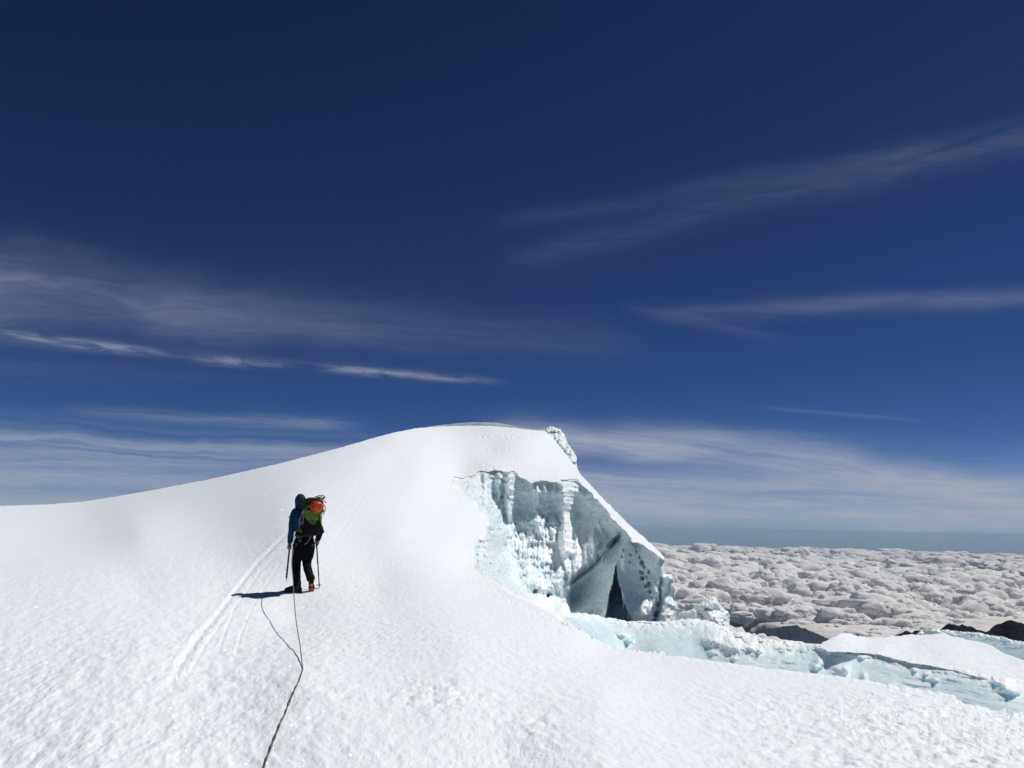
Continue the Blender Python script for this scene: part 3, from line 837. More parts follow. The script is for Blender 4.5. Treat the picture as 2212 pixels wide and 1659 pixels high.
# soft hollows of clear ice below, crumbly crust above
D += fbm(PW * np.array([.6, .6, 1.3]), 3, .45) * .22 * sm(0, 22, dy_)
D += noise2(X / 80 + dy_ / 90, dy_ / 11, 3, 105) * .08 * sm(1500, 1700, X)
D -= crustz * np.interp(X, [1700, 1780], [1, .45]) * ((bubbles(X / 13, Y / 9, 31) - .45) * .26 + (bubbles(X / 6, Y / 4.5, 37) - .4) * .12 - .04)
D += .45 * crustz * sm(1790, 1740, X)
blob = np.zeros_like(X)
for (hx, hy, rx, ry, a_) in [(1540, 1383, 22, 14, .45), (1585, 1395, 26, 16, .5), (1640, 1405, 8, 5, .4), (1770, 1430, 10, 12, .4), (1760, 1440, 8, 6, .3), (1826, 1444, 6, 9, .4), (1866, 1460, 5, 9, .3), (1815, 1445, 16, 14, .35),
                             (1585, 1423, 7, 2.5, .25), (1345, 1370, 14, 6, .3), (1358, 1384, 8, 4, .3), (1975, 1447, 6, 4, .3), (2000, 1455, 7, 3, .25), (2020, 1468, 6, 3, .25), (2170, 1478, 14, 14, .45), (2187, 1492, 16, 9, .4), (2150, 1470, 9, 6, .3),
                             (1700, 1412, 9, 4, .2), (1793, 1412, 8, 3, .2), (1860, 1420, 8, 4, .2), (1540, 1410, 10, 5, .2), (1620, 1398, 12, 8, .4)]:
    g = np.exp(-(((X + noise2(X / 6, Y / 6, 2, 110) * 4 - hx) / rx) ** 2 + ((Y + noise2(X / 6, Y / 6, 2, 111) * 3 - hy) / ry) ** 2))
    D -= g * a_ * .7; blob = np.maximum(blob, g)
D -= fbm(PW * 5, 3, .5) * .035 * (.4 + crustz)
white = .5 - .22 + .75 * crustz + .45 * blob + .30 * noise2(X / 60, dy_ / 9, 3, 112) * sm(1550, 1750, X)
cre = grid_relief('crevasse_wall', X, Y, at(X, Y, D), np.ones_like(X, bool), [(.15, -.01), (.6, .05), (1.6, .5), (3.0, 2.0)], M_ICE_BLUE, {'white': white})
tag(cre, 'long low wall of pale turquoise ice with a crumbly white crust, behind the near snow edge', 'ice wall')

# snow tongue beyond the crevasse
D_TOP = [(1736, 1399), (1771, 1394), (1789, 1383), (1807, 1373.5), (1818, 1368.5), (1826, 1366.7), (1836, 1369), (1851, 1375), (1869, 1379), (1900, 1378), (1934.5, 1375.5), (1965, 1373), (1994, 1373), (2020, 1369), (2038.7, 1367.6), (2053.6, 1373.5),
         (2107, 1385), (2143, 1397), (2160, 1408), (2178.6, 1418), (2212, 1427), (2300, 1452), (2700, 1540)]
T_CTRL = [(1736, 1399, 14.3), (1771, 1396, 13.9), (1826, 1367, 17.0), (1896, 1412, 13.3), (1870, 1380, 17.2), (1935, 1376, 18.2), (1994, 1373, 19), (2040, 1368, 19.5), (2059, 1442, 11.9), (1970, 1431, 12.45), (1850, 1408, 13.4), (2107, 1385, 17.4), (2178, 1418, 14.2), (2212, 1427, 13.4),
          (2212, 1475, 10.8), (2600, 1560, 8.7), (2600, 1520, 10.0), (1970, 1400, 15.5)]
_wT = tps([(x, y, 1 / d) for x, y, d in T_CTRL])
txs = np.concatenate([np.arange(1738, 2240, 1.6), np.arange(2240, 2700, 12)])
ttop = poly_at(txs, D_TOP) + noise2(txs / 8, txs * 0, 3, 121) * 1.0
tbot = poly_at(txs, C_TOP) + 3
tv = np.linspace(0, 1, 60)
X = txs[None].repeat(len(tv), 0); Y = ttop[None] + tv[:, None] * (tbot - ttop)[None]
D = 1 / _wT(X, Y)
P = at(X, Y, D)
P[..., 2] += fbm(P * 1.3, 3) * .04 + fbm(P * 6, 3, .6) * .02
tong = grid_relief('snow_tongue', X, Y, P, np.ones_like(X, bool), [(.3, .02), (1, .4), (3, 3)], M_SNOW2, {'track': X * 0})
tag(tong, kind='structure')

# second band of ice behind the tongue
ice_body('crevasse_wall', [(1976, 1372), (1985, 1364), (2000, 1359), (2018, 1357), (2030, 1360), (2044.6, 1359), (2070, 1363), (2119, 1366), (2140, 1372), (2166.7, 1374), (2190, 1382), (2212, 1385.4), (2300, 1402), (2500, 1440), (2500, 1520), (2300, 1470), (2212, 1440), (2150, 1415), (2107, 1395), (2040, 1380), (1994, 1380)],
         lambda x, y: 21.5 - (x - 1976) * .018, M_ICE_BLUE, 1.4, .5, 5, 2.6, 131,
         lambda x, y, p: (bubbles(x / 9, y / 6, 41) - .5) * .5 * np.exp(-np.clip(y - poly_at(x, [(1976, 1372), (2018, 1357), (2119, 1366), (2212, 1385), (2500, 1440)]), 0, 99) / 8) + noise2(x / 50, y / 7, 3, 8) * .10,
         label='short band of turquoise ice behind the snow tongue, below the dark ridge', cat='ice wall',
         wfun=lambda x, y: .38 + .5 * np.exp(-np.clip(y - poly_at(x, [(1976, 1372), (2018, 1357), (2119, 1366), (2212, 1385), (2500, 1440)]), 0, 99) / 7))

# pinnacle right of the cliff
PIN = [(1462, 1360), (1458, 1338), (1465, 1325), (1472, 1320), (1487, 1318.8), (1500, 1312), (1511, 1303), (1518, 1298.7), (1530, 1291), (1540.5, 1286.4), (1546, 1289), (1551.6, 1296.5), (1556, 1304), (1560.6, 1312), (1567, 1316), (1574, 1321),
       (1577, 1328), (1578.5, 1334), (1576, 1342), (1576.2, 1350), (1580, 1357), (1583, 1366), (1590, 1385), (1500, 1385)]
PIN_RIDGE = [(1541, 1286), (1536, 1305), (1528, 1322), (1545, 1345), (1560, 1365)]
def pin_d(x, y):
    d, _ = dist_line(x, y, PIN_RIDGE)
    return 22.5 - (y - 1286) * .022 + .045 * np.clip(d, 0, 60) + .6 * sm(1506, 1480, x)
ice_body('ice_pinnacle', PIN, pin_d, M_ICE_FAR, 1.1, 1.0, 6, 2.4, 141,
         lambda x, y, p: noise2(x / 22, y / 22, 4, 9) * .9 + noise2(x / 6, y / 6, 3, 10) * .28 + (bubbles(x / 5, y / 5, 43) - .4) * .5 * sm(1548, 1560, x) - .9 * np.exp(-(((x - 1530) / 8) ** 2 + ((y - 1317) / 4) ** 2)),
         label='small pointed snow-capped ice pinnacle standing right of the tall cliff', cat='ice pinnacle', back=((.5, .1), (1.5, .8), (3, 3)))


# icicles that hang in the cleft and from the overhangs
def icicle(x, y, d, L, r, i):
    p0 = Vector(at(x, y, d)); n = 9
    bm = bmesh.new(); rings = []
    for k in range(n):
        t = k / (n - 1)
        rr = r * (1 - t) ** .8 * (1 + .18 * math.sin(k * 2.3 + i)) + .002
        rings.append([bm.verts.new((rr * math.cos(a) + .012 * math.sin(3 * t + i) * t, rr * math.sin(a), -L * t)) for a in [q * math.tau / 8 for q in range(8)]])
    for a, b in zip(rings, rings[1:]):
        for q in range(8): bm.faces.new((a[q], a[(q + 1) % 8], b[(q + 1) % 8], b[q]))
    bm.faces.new(rings[0]); bm.faces.new(rings[-1][::-1])
    bmesh.ops.recalc_face_normals(bm, faces=bm.faces)
    me = bpy.data.meshes.new('icicle'); bm.to_mesh(me); bm.free()
    set_attr(me, 'white', [.7] * len(me.vertices))
    o = link('icicle', me, M_ICE); o.location = p0
    return o
for i, (x, y, d, L, r, lab) in enumerate([(1344.5, 1262, 29.5, .62, .035, 'longest icicle, hanging at the right lip of the dark cleft'), (1347, 1272, 29.5, .75, .03, 'thin icicle at the cleft mouth beside the longest one'),
                                     (1357.5, 1316, 29.6, .42, .025, 'short icicle near the foot of the dark cleft'), (1421.5, 1278, 28.0, .34, .03, 'stubby icicle hanging over the gully on the right pillar')]):
    tag(icicle(x, y, d, L, r, i), lab, 'icicle', 'icicles hanging from the cliff')
# ------------------------------------------------------------------ the sea of cloud far below
R_EARTH = 6.371e6
CLOUD_Z = -1500.0


def cloud_height(x, y):
    """x, y in metres -> height of the cloud tops above their mean level, and how thick the deck is there"""
    u, v = x / 1000.0, y / 1000.0
    wu = noise2(u / 9, v / 9, 2, 201) * 2.2; wv = noise2(u / 9, v / 9, 2, 202) * 2.2
    cover = noise2(u / 16 + 4.2, v / 16, 3, 203)
    big = bubbles((u + wu) / 4.2, (v + wv) / 3.6, 51)
    mid = bubbles((u + wu * .6) / 1.45, (v + wv * .6) / 1.25, 55)
    sml = bubbles((u + noise2(u * 1.5, v * 1.5, 2, 207) * .25) / .56, v / .50, 59)
    tin = bubbles((u + noise2(u * 5, v * 5, 2, 208) * .07) / .21, v / .20, 63)
    tin2 = bubbles(u / .085, v / .08, 67)
    env = sm(-.40, .30, cover)
    h = env * (420 * (big - .45) + 560 * (mid - .4) * (.5 + .6 * big)) + 260 * (.30 + env) * (sml - .4) + 85 * (tin - .4) + 22 * (tin2 - .4) - 260 * (1 - env)
    h += 120 * noise2(u / 2.3, v / 2.3, 4, 209)
    return h, cover


az = np.concatenate([np.linspace(R(-62), R(6), 150), np.linspace(R(6.2), R(36), 900), np.linspace(R(36.5), R(62), 90)])
rr = np.concatenate([np.geomspace(5200, 30000, 430), np.geomspace(30100, 150000, 260)])
AZ, RR = np.meshgrid(az, rr)
CXm, CYm = RR * np.sin(AZ), RR * np.cos(AZ)
H, cover = cloud_height(CXm, CYm)
flat = np.exp(-(((CXm - 5600) / 3600) ** 2 + ((CYm - 13500) / 2300) ** 2))         # smooth shelf of stratus in the middle distance
H = H * (1 - .8 * flat) + flat * (60 + 130 * noise2(CXm / 1100, CYm / 520, 4, 215))
H = H * .55 - 120
Z = CLOUD_Z + H * np.interp(RR, [5000, 8000, 12000, 30000, 150000], [.25, .5, .9, 1.15, 1.15]) - RR ** 2 / (2 * R_EARTH)
# gap in the deck through which the dark valley shows
px_, py_, _ = project(np.stack([CXm, CYm, Z], -1))
GAP_C = (3850.0, 12300.0)
gapd = np.hypot((CXm - GAP_C[0]) / 780, (CYm - GAP_C[1]) / 4000) + noise2(CXm / 700, CYm / 700, 4, 220) * .55
hole = sm(1.25, .85, gapd)
Z -= hole * 260
_h = H + 70 * noise2(CXm / 500, CYm / 500, 3, 226)
thin = sm(np.percentile(_h, 48), np.percentile(_h, 3), _h) * .85
thin = np.maximum(thin, sm(.05, .75, hole + .25 * noise2(CXm / 260, CYm / 260, 3, 227)))
mask = hole < .995
me_P = np.stack([CXm, CYm, Z], -1)
m, t, b = new_mat('cloud')
t.put(b.inputs['Base Color'], (.95, .925, .88, 1)); b.inputs['Roughness'].default_value = 1; b.inputs['Specular IOR Level'].default_value = 0
co = t.node('ShaderNodeTexCoord').outputs['Object']
nz = t.m('ADD', t.noise(co, .006, 6, .62), t.m('MULTIPLY', t.noise(co, .0018, 4, .6), 2.2))
v1 = t.node('ShaderNodeTexVoronoi', feature='SMOOTH_F1'); t.put(v1.inputs['Vector'], co); v1.inputs['Scale'].default_value = .0075; v1.inputs['Smoothness'].default_value = .35
v2 = t.node('ShaderNodeTexVoronoi', feature='SMOOTH_F1'); t.put(v2.inputs['Vector'], co); v2.inputs['Scale'].default_value = .019; v2.inputs['Smoothness'].default_value = .3
hv = t.m('ADD', t.m('MULTIPLY', v1.outputs['Distance'], -1.0), t.m('MULTIPLY', v2.outputs['Distance'], -.45))
hv = t.m('ADD', hv, t.m('MULTIPLY', nz, .18))
t.put(b.inputs['Normal'], t.bump(hv, .5, 22))
M_CLOUD = m
tl = t.node('ShaderNodeBsdfTranslucent'); tl.inputs['Color'].default_value = (.78, .87, 1.0, 1); m2 = t.node('ShaderNodeMixShader'); m2.inputs[0].default_value = .36  # blue put into the transmitted colour to tint the shaded cloud sides
t.l.new(b.outputs[0], m2.inputs[1]); t.l.new(tl.outputs[0], m2.inputs[2])
tb = t.node('ShaderNodeBsdfTransparent'); mx = t.node('ShaderNodeMixShader')
t.put(mx.inputs[0], t.attr('thin')); t.l.new(m2.outputs[0], mx.inputs[1]); t.l.new(tb.outputs[0], mx.inputs[2])
t.l.new(mx.outputs[0], t.n['Material Output'].inputs['Surface'])
cl = grid_relief('cloud_sea', CXm, CYm, me_P, mask, None, M_CLOUD, {'thin': thin})
tag(cl, kind='structure')

# heaped cumulus tops that stand out of the deck: one mesh of a few thousand billowing heads
def ico(sub):
    bm = bmesh.new(); bmesh.ops.create_icosphere(bm, subdivisions=sub, radius=1.0)
    v = np.array([x.co[:] for x in bm.verts]); f = np.array([[q.index for q in x.verts] for x in bm.faces]); bm.free()
    return v, f


rgc = np.random.default_rng(77)
N_P = 7600
pr = np.exp(rgc.uniform(math.log(8200), math.log(90000), N_P))
pa = rgc.uniform(R(4), R(37), N_P)
pX, pY = pr * np.sin(pa), pr * np.cos(pa)
_, pc = cloud_height(pX, pY)
clump = noise2(pX / 2600 + 11, pY / 2600, 3, 241)
clump2 = noise2(pX / 1100 + 5, pY / 1100, 2, 242)
dens = sm(-.28, .18, clump + .4 * clump2)
flat_p = np.exp(-(((pX - 5600) / 3300) ** 2 + ((pY - 13500) / 2000) ** 2))
gap_p = np.hypot((pX - GAP_C[0]) / 720, (pY - GAP_C[1]) / 3300)
keep = (rgc.random(N_P) < dens) & (gap_p > 1.05) & (rgc.random(N_P) > flat_p * .85) & (pr > 9000 + 1500 * rgc.random(N_P))
size = (rgc.uniform(100, 240, N_P) + 330 * dens * rgc.random(N_P) ** 2) * np.interp(pr, [8000, 20000, 60000, 90000], [.60, .95, 1.5, 2.0])
icos = {s_: ico(s_) for s_ in (3, 4)}
items = []          # centre, radii, level
for i in np.where(keep)[0]:
    a_ = size[i]; flt = 1 - .55 * flat_p[i]
    rad = np.array([a_ * rgc.uniform(.95, 1.5), a_ * rgc.uniform(.85, 1.2), a_ * .66 * flt * float(np.interp(pr[i], [20000, 80000], [1, .6]))])
    c = np.array([pX[i], pY[i], CLOUD_Z - pr[i] ** 2 / (2 * R_EARTH) + a_ * (.10 + .55 * max(0, dens[i] - .4) * rgc.random()) - 60 - 120 * flat_p[i] - float(np.interp(pr[i], [15000, 60000], [0, 80]))])
    items.append((c, rad, 4 if pr[i] < 15000 else 3))
    for k in range(6 if pr[i] < 26000 else 2):
        q, w_ = rgc.uniform(-math.pi, .35), rgc.uniform(.15, .95)       # mostly on the crown and the side towards the mountain
        d_ = np.array([math.cos(q) * math.sqrt(1 - w_ * w_), math.sin(q) * math.sqrt(1 - w_ * w_), w_])
        s_ = rgc.uniform(.26, .50)
        items.append((c + d_ * rad * .92, rad * s_ * np.array([.9, .9, 1.15]), 3))
Vs, Fs, base_i = [], [], 0
for lv in (3, 4):
    v, f = icos[lv]
    it = [t_ for t_ in items if t_[2] == lv]
    Cc = np.array([t_[0] for t_ in it]); Rd = np.array([t_[1] for t_ in it])
    for k in range(0, len(it), 1500):
        c, r_ = Cc[k:k + 1500], Rd[k:k + 1500]
        off = rgc.uniform(-50, 50, (len(c), 1, 3))
        q = v[None] + off
        bil = np.abs(noise3(q * 1.3)) * .55 + np.abs(noise3(q * 3.1)) * .34 + np.abs(noise3(q * 6.5)) * .20 + (np.abs(noise3(q * 13.0)) * .10 if lv == 4 else 0)
        P_ = v[None] * (.78 + bil)[..., None] * r_[:, None] + c[:, None]
        Vs.append(P_.reshape(-1, 3)); Fs.append((f[None] + (np.arange(len(c)) * len(v))[:, None, None]).reshape(-1, 3) + base_i)
        base_i += len(c) * len(v)
print('cloud heads', len(items), base_i)
me = np_mesh('cumulus_heads', np.concatenate(Vs), np.concatenate(Fs))
set_attr(me, 'thin', np.zeros(base_i))
heads = link('cumulus_heads', me, M_CLOUD)
tag(heads, kind='stuff')

# dark land far below, seen through the gap
m, t, b = new_mat('valley')
co = t.node('ShaderNodeTexCoord').outputs['Object']
t.put(b.inputs['Base Color'], t.ramp(t.noise(co, .0006, 6, .6), [(.3, (.016, .026, .052)), (.7, (.026, .038, .066))]))  # the haze blue of distance is put into the land's base colour
b.inputs['Roughness'].default_value = 1
M_LAND = m
vx, vy = np.meshgrid(np.linspace(-60000, 90000, 160), np.linspace(-4000, 150000, 170))
vz = -3600 + 500 * noise2(vx / 5000, vy / 5000, 4, 230) - (vx ** 2 + vy ** 2) / (2 * R_EARTH)
land = grid_relief('valley_floor', vx, vy, np.stack([vx, vy, vz], -1), np.ones_like(vx, bool), None, M_LAND)
tag(land, kind='structure')


def ridge(name, prof, dist, mat, base_z, seed, slope=1.1, kind='structure', rgh=1.0, spread=.12):
    """a mountain ridge whose skyline runs through the image pixels in prof at the given distance"""
    p = np.array(prof, float)
    x = np.linspace(p[0, 0], p[-1, 0], 260)
    y = np.interp(x, p[:, 0], p[:, 1])
    dd = dist * (1 + spread * noise2(x / 160, x * 0, 2, seed))
    crest = at(x, y, dd)
    fw = crest.copy(); fw[:, 2] = 0; fw /= np.linalg.norm(fw, axis=1)[:, None]
    s = np.concatenate([-np.geomspace(1, .004, 36), [0], np.geomspace(.004, 1, 24)])
    W_ = (crest[:, 2].max() - base_z) / slope
    S, I = np.meshgrid(s * W_, np.arange(len(x)), indexing='ij')
    P = crest[I] + fw[I] * S[..., None]
    fall = np.abs(S) * slope
    P[..., 2] = crest[I, 2] - fall
    spur = fbm(np.stack([P[..., 0] / 900, P[..., 1] / 900, P[..., 0] * 0 + seed], -1), 5, .55, ridged=True)
    P[..., 2] += (spur - .3) * np.minimum(fall * .55, 420) * rgh
    P[..., 2] += noise2(P[..., 0] / 70, P[..., 1] / 70, 4, seed + 3) * 20 * rgh
    o = grid_relief(name, S, I.astype(float), P, np.ones_like(S, bool), None, mat)
    return tag(o, kind=kind)


m, t, b = new_mat('dark_rock')
co = t.node('ShaderNodeTexCoord').outputs['Object']
t.put(b.inputs['Base Color'], t.ramp(t.noise(co, .004, 8, .7), [(.3, (.008, .008, .016)), (.60, (.018, .017, .030)), (.8, (.045, .042, .055))]))
b.inputs['Roughness'].default_value = 1; b.inputs['Specular IOR Level'].default_value = .1
t.put(b.inputs['Normal'], t.bump(t.noise(co, .012, 8, .7), 1.0, 30))
M_ROCK = m
ridge('mountains', [(1905, 1398), (1925, 1382), (1937, 1373), (1950, 1367), (1955, 1363), (1970, 1365.5), (1985, 1361), (1995, 1362.5), (2010, 1372), (2030, 1362), (2044.6, 1351), (2052, 1348), (2063, 1347.5), (2071, 1350),
                    (2078, 1349), (2090, 1352.5), (2104, 1356), (2119, 1363), (2129, 1366.5), (2137, 1364), (2146, 1354), (2152, 1349), (2165, 1342.5), (2175, 1340), (2187, 1340), (2200, 1343), (2212, 1346.5), (2240, 1352), (2300, 1345), (2400, 1372), (2500, 1410)],
      5200, M_ROCK, -2600, 301)
ridge('hills', [(1560, 1400), (1600, 1372), (1613, 1367.5), (1640, 1362), (1665, 1357), (1690, 1353), (1720, 1351), (1745, 1360), (1790, 1380)], 11500, M_LAND, -3900, 305, .7)

# the air: thin haze between the mountain and the far clouds
bm = bmesh.new()
bmesh.ops.create_cube(bm, size=1.0)
me = bpy.data.meshes.new('haze'); bm.to_mesh(me); bm.free()
hz = bpy.data.objects.new('haze', me); C.objects.link(hz)
hz.location = (15000, 72000, -3590); hz.scale = (230000, 158000, 7220)
hz.location.z = (-7500 + 30) / 2; hz.scale.z = 7530
m = bpy.data.materials.new('air'); m.use_nodes = True
nt = m.node_tree; nt.nodes.clear()
o_ = nt.nodes.new('ShaderNodeOutputMaterial'); v_ = nt.nodes.new('ShaderNodeVolumePrincipled')
v_.inputs['Color'].default_value = (.62, .79, 1, 1); v_.inputs['Density'].default_value = 5.5e-6
v_.inputs['Anisotropy'].default_value = .0
nt.links.new(v_.outputs[0], o_.inputs['Volume'])
me.materials.append(m)
tag(hz, kind='stuff')
# ------------------------------------------------------------------ the climber
V3 = Vector
P0 = snow_point(646.9, 1279.0)
_yaw = -math.atan2(P0.x, P0.y)                   # local +y points away from the photographer
KM = .001222


def ground_local(x, y):
    """height of the snow under a point given in the climber's frame"""
    c, s = math.cos(_yaw), math.sin(_yaw)
    wx, wy = P0.x + c * x - s * y, P0.y + s * x + c * y
    best = None
    for it in range(6):
        z = P0.z if best is None else best
        px, py, d = project(np.array([wx, wy, z]))
        p = snow_point(float(px), float(py))
        # correct for the slope of the ground along the sight line
        q = snow_point(float(px), float(py) - 3)
        t = (math.hypot(wx, wy) - math.hypot(p.x, p.y)) / max(1e-6, math.hypot(q.x, q.y) - math.hypot(p.x, p.y))
        best = p.z + max(-25, min(25, t)) * (q.z - p.z)
    return best - P0.z


def thing(name, label, cat, group=None):
    return empty(name, P0, label, cat, group, _yaw)


def frame(t, ref):
    t = t.normalized()
    a = (ref - t * ref.dot(t))
    if a.length < 1e-4: a = t.orthogonal()
    a.normalize()
    return a, t.cross(a).normalized()


def loft(bm, pts, rad, ref=V3((1, 0, 0)), n=20, caps=True, sub=4):
    """smooth tapering limb through pts; rad: r or (r_side, r_other) for each point"""
    pts = [V3(p) for p in pts]
    rad = [(r, r) if isinstance(r, (int, float)) else r for r in rad]
    P, Rr = [], []
    m = len(pts)
    for i in range(m - 1):
        p0, p1, p2, p3 = pts[max(i - 1, 0)], pts[i], pts[i + 1], pts[min(i + 2, m - 1)]
        for k in range(sub):
            t = k / sub
            P.append(.5 * ((2 * p1) + (p2 - p0) * t + (2 * p0 - 5 * p1 + 4 * p2 - p3) * t * t + (3 * p1 - p0 - 3 * p2 + p3) * t ** 3))
            tt = t * t * (3 - 2 * t)
            Rr.append(tuple(rad[i][j] * (1 - tt) + rad[i + 1][j] * tt for j in (0, 1)))
    P.append(pts[-1]); Rr.append(rad[-1])
    T = [(P[min(i + 1, len(P) - 1)] - P[max(i - 1, 0)]).normalized() for i in range(len(P))]
    rings = []
    def ring(c, t, a_, b_):
        a, b = frame(t, ref)
        return [bm.verts.new(c + a * (a_ * math.cos(q)) + b * (b_ * math.sin(q))) for q in [math.tau * i / n for i in range(n)]]
    if caps:
        r0 = min(Rr[0])
        for h in (.0, .38, .72, .93):
            pass
        for ang in (80, 55, 28):
            rings.append(ring(P[0] - T[0] * r0 * math.sin(R(ang)) * .9, T[0], Rr[0][0] * math.cos(R(ang)), Rr[0][1] * math.cos(R(ang))))
    for c, t, r in zip(P, T, Rr): rings.append(ring(c, t, *r))
    if caps:
        r1 = min(Rr[-1])
        for ang in (28, 55, 80):
            rings.append(ring(P[-1] + T[-1] * r1 * math.sin(R(ang)) * .9, T[-1], Rr[-1][0] * math.cos(R(ang)), Rr[-1][1] * math.cos(R(ang))))
    for a, b in zip(rings, rings[1:]):
        for q in range(n): bm.faces.new((a[q], a[(q + 1) % n], b[(q + 1) % n], b[q]))
    bm.faces.new(rings[0][::-1]); bm.faces.new(rings[-1])
    return rings


def ball(bm, c, r, rot=None, seg=20):
    r = (r, r, r) if isinstance(r, (int, float)) else r
    M = Matrix.Translation(V3(c)) @ (rot.to_matrix().to_4x4() if rot else Matrix.Identity(4)) @ Matrix.Diagonal((*r, 1))
    bmesh.ops.create_uvsphere(bm, u_segments=seg, v_segments=seg // 2, radius=1.0, matrix=M)


def box(bm, c, s, rot=None, bev=0.0):
    M = Matrix.Translation(V3(c)) @ (rot.to_matrix().to_4x4() if rot else Matrix.Identity(4)) @ Matrix.Diagonal((*s, 1))
    r = bmesh.ops.create_cube(bm, size=1.0, matrix=M)
    if bev:
        es = list({e for v in r['verts'] for e in v.link_edges})
        bmesh.ops.bevel(bm, geom=es, offset=bev, segments=2, affect='EDGES')


def solid(name, bm, mat, parent, voxel=None, smooth_it=2, wrinkle=None):
    bmesh.ops.recalc_face_normals(bm, faces=bm.faces)
    me = bpy.data.meshes.new(name); bm.to_mesh(me); bm.free()
    if voxel:
        tmp = bpy.data.objects.new('tmp', me); C.objects.link(tmp)
        md = tmp.modifiers.new('r', 'REMESH'); md.mode = 'VOXEL'; md.voxel_size = voxel
        if smooth_it:
            ms = tmp.modifiers.new('s', 'SMOOTH'); ms.factor = .5; ms.iterations = smooth_it
        dg = bpy.context.evaluated_depsgraph_get()
        me2 = bpy.data.meshes.new_from_object(tmp.evaluated_get(dg))
        bpy.data.objects.remove(tmp); bpy.data.meshes.remove(me); me = me2; me.name = name
        me.materials.clear()
    if wrinkle:
        n = len(me.vertices)
        co = np.empty(n * 3, np.float32); me.vertices.foreach_get('co', co); co = co.reshape(-1, 3)
        no = np.empty(n * 3, np.float32); me.vertices.foreach_get('normal', no); no = no.reshape(-1, 3)
        amp, sc_ = wrinkle
        w = fbm(co * np.array(sc_) + 3.3, 3, .5, ridged=True) * amp
        me.vertices.foreach_set('co', (co + no * w[:, None]).astype(np.float32).ravel())
        me.update()
    return link(name, me, mat, parent)


def cord(name, pts, r, mat, parent=None, sub=6, n=8, make=True, bm=None):
    own = bm is None
    if own: bm = bmesh.new()
    loft(bm, pts, [r] * len(pts), V3((.3, .2, .93)), n=n, sub=sub)
    if own: return solid(name, bm, mat, parent)


MJ = simple_mat('jacket_fabric', (.0042, .038, .080), .8, .15, var=.18, nscale=14, bump=.4, bdist=.01)
MJD = simple_mat('sleeve_fabric', (.004, .005, .007), .85, .1, nscale=20, bump=.3)
MT = simple_mat('trouser_fabric', (.0028, .0032, .0045), .9, .08, var=.3, nscale=18, bump=.4, bdist=.01)
MG = simple_mat('gaiter_fabric', (.008, .0085, .009), .9, .1, var=.3, nscale=18, bump=.3)
MSK = simple_mat('skin', (.22, .11, .075), .55, .4, nscale=40)
MBOOT = simple_mat('boot_leather', (.006, .006, .007), .55, .3, var=.4, nscale=30, bump=.3)
MORG = simple_mat('orange_plastic', (.55, .085, .025), .45, .5, var=.08)
MHEL = simple_mat('helmet_shell', (.86, .115, .025), .32, .5, var=.04, nscale=8)
MLIME = simple_mat('lime_nylon', (.115, .20, .014), .7, .25, var=.15, nscale=16, bump=.5, bdist=.008)
MLID = simple_mat('dark_olive_nylon', (.030, .042, .014), .8, .2, var=.3, nscale=14, bump=.5, bdist=.008)
MBLK = simple_mat('black_nylon', (.0045, .0052, .0065), .8, .15, var=.3, nscale=18, bump=.5, bdist=.008)
MLIN = simple_mat('helmet_liner', (.02, .012, .012), .9, .1)
MSTEEL = simple_mat('steel', (.35, .36, .38), .35, .5, metal=.9, var=.15)
MGRY = simple_mat('grey_webbing', (.10, .11, .125), .7, .3, nscale=60)
MDGRY = simple_mat('dark_grey_webbing', (.022, .022, .026), .8, .2, nscale=60)
MROPE = simple_mat('olive_rope', (.045, .048, .030), .85, .2, var=.35, nscale=90, bump=.5, bdist=.003)
MROPE2 = simple_mat('grey_green_rope', (.145, .145, .115), .85, .2, var=.3, nscale=110, bump=.5, bdist=.003)
MCORD = simple_mat('lilac_cord', (.27, .21, .27), .8, .2, nscale=90)
MAXE = simple_mat('axe_shaft', (.035, .020, .016), .5, .4, var=.3)
MPOLE = simple_mat('pole_tube', (.015, .016, .018), .4, .5, var=.2)


def Lc(cx, cy, y=0.0):
    return V3(((cx - 430) * KM, y, (1540 - cy) * KM))


person = thing('person', 'hooded climber in a blue jacket and black trousers walking up the snow, seen from behind', 'person')
yawB = R(20)
side = V3((math.cos(yawB), math.sin(yawB), 0))
SP = [(.03, 0, .84), (.02, 0, 1.0), (.0, .02, 1.22), (-.02, .035, 1.36), (-.055, .05, 1.43), (-.078, .06, 1.475)]

# left hand round the head of the axe, right hand round the grip of the pole
AX_T = V3((-.219, .070, .800)); AX_B = V3((-.246, .085, .178))
PO_T = V3((.236, .165, .868)); PO_B = V3((.334, .12, .02))
PO_B.z = ground_local(.334, .12) - .01


def hand(bm, wrist, S, axis, out, r):
    """palm on the 'out' side of a vertical grip through S, four fingers closing round its front, thumb round its back"""
    fw = axis.cross(out).normalized()
    pc = S + out * (r + .017)
    loft(bm, [wrist, wrist.lerp(pc, .6), pc, pc - axis * .030], [(.026, .021), (.033, .019), (.038, .016), (.032, .013)], fw, n=14)
    for i, ln in enumerate((.94, 1.03, 1.0, .82)):
        z = .030 - i * .0195
        pts = []
        for a in (-12, 35, 88, 140, 188 * ln):
            q = R(a)
            rr = r + .011 + (.003 if a == 88 else 0)
            pts.append(S + axis * (z - .002 * a / 100) + (out * math.cos(q) + fw * math.sin(q)) * rr)
        loft(bm, pts, [.0095, .0098, .0088, .0082, .0068], axis, n=8)
    pts = [S + axis * .012 + out * (r + .012) - fw * .020, S + axis * .030 - fw * (r + .014) + out * .012, S + axis * .042 - fw * (r + .008) - out * .012, S + axis * .044 - out * (r + .006) - fw * .004]
    loft(bm, pts, [.014, .0125, .0110, .0085], axis, n=8)


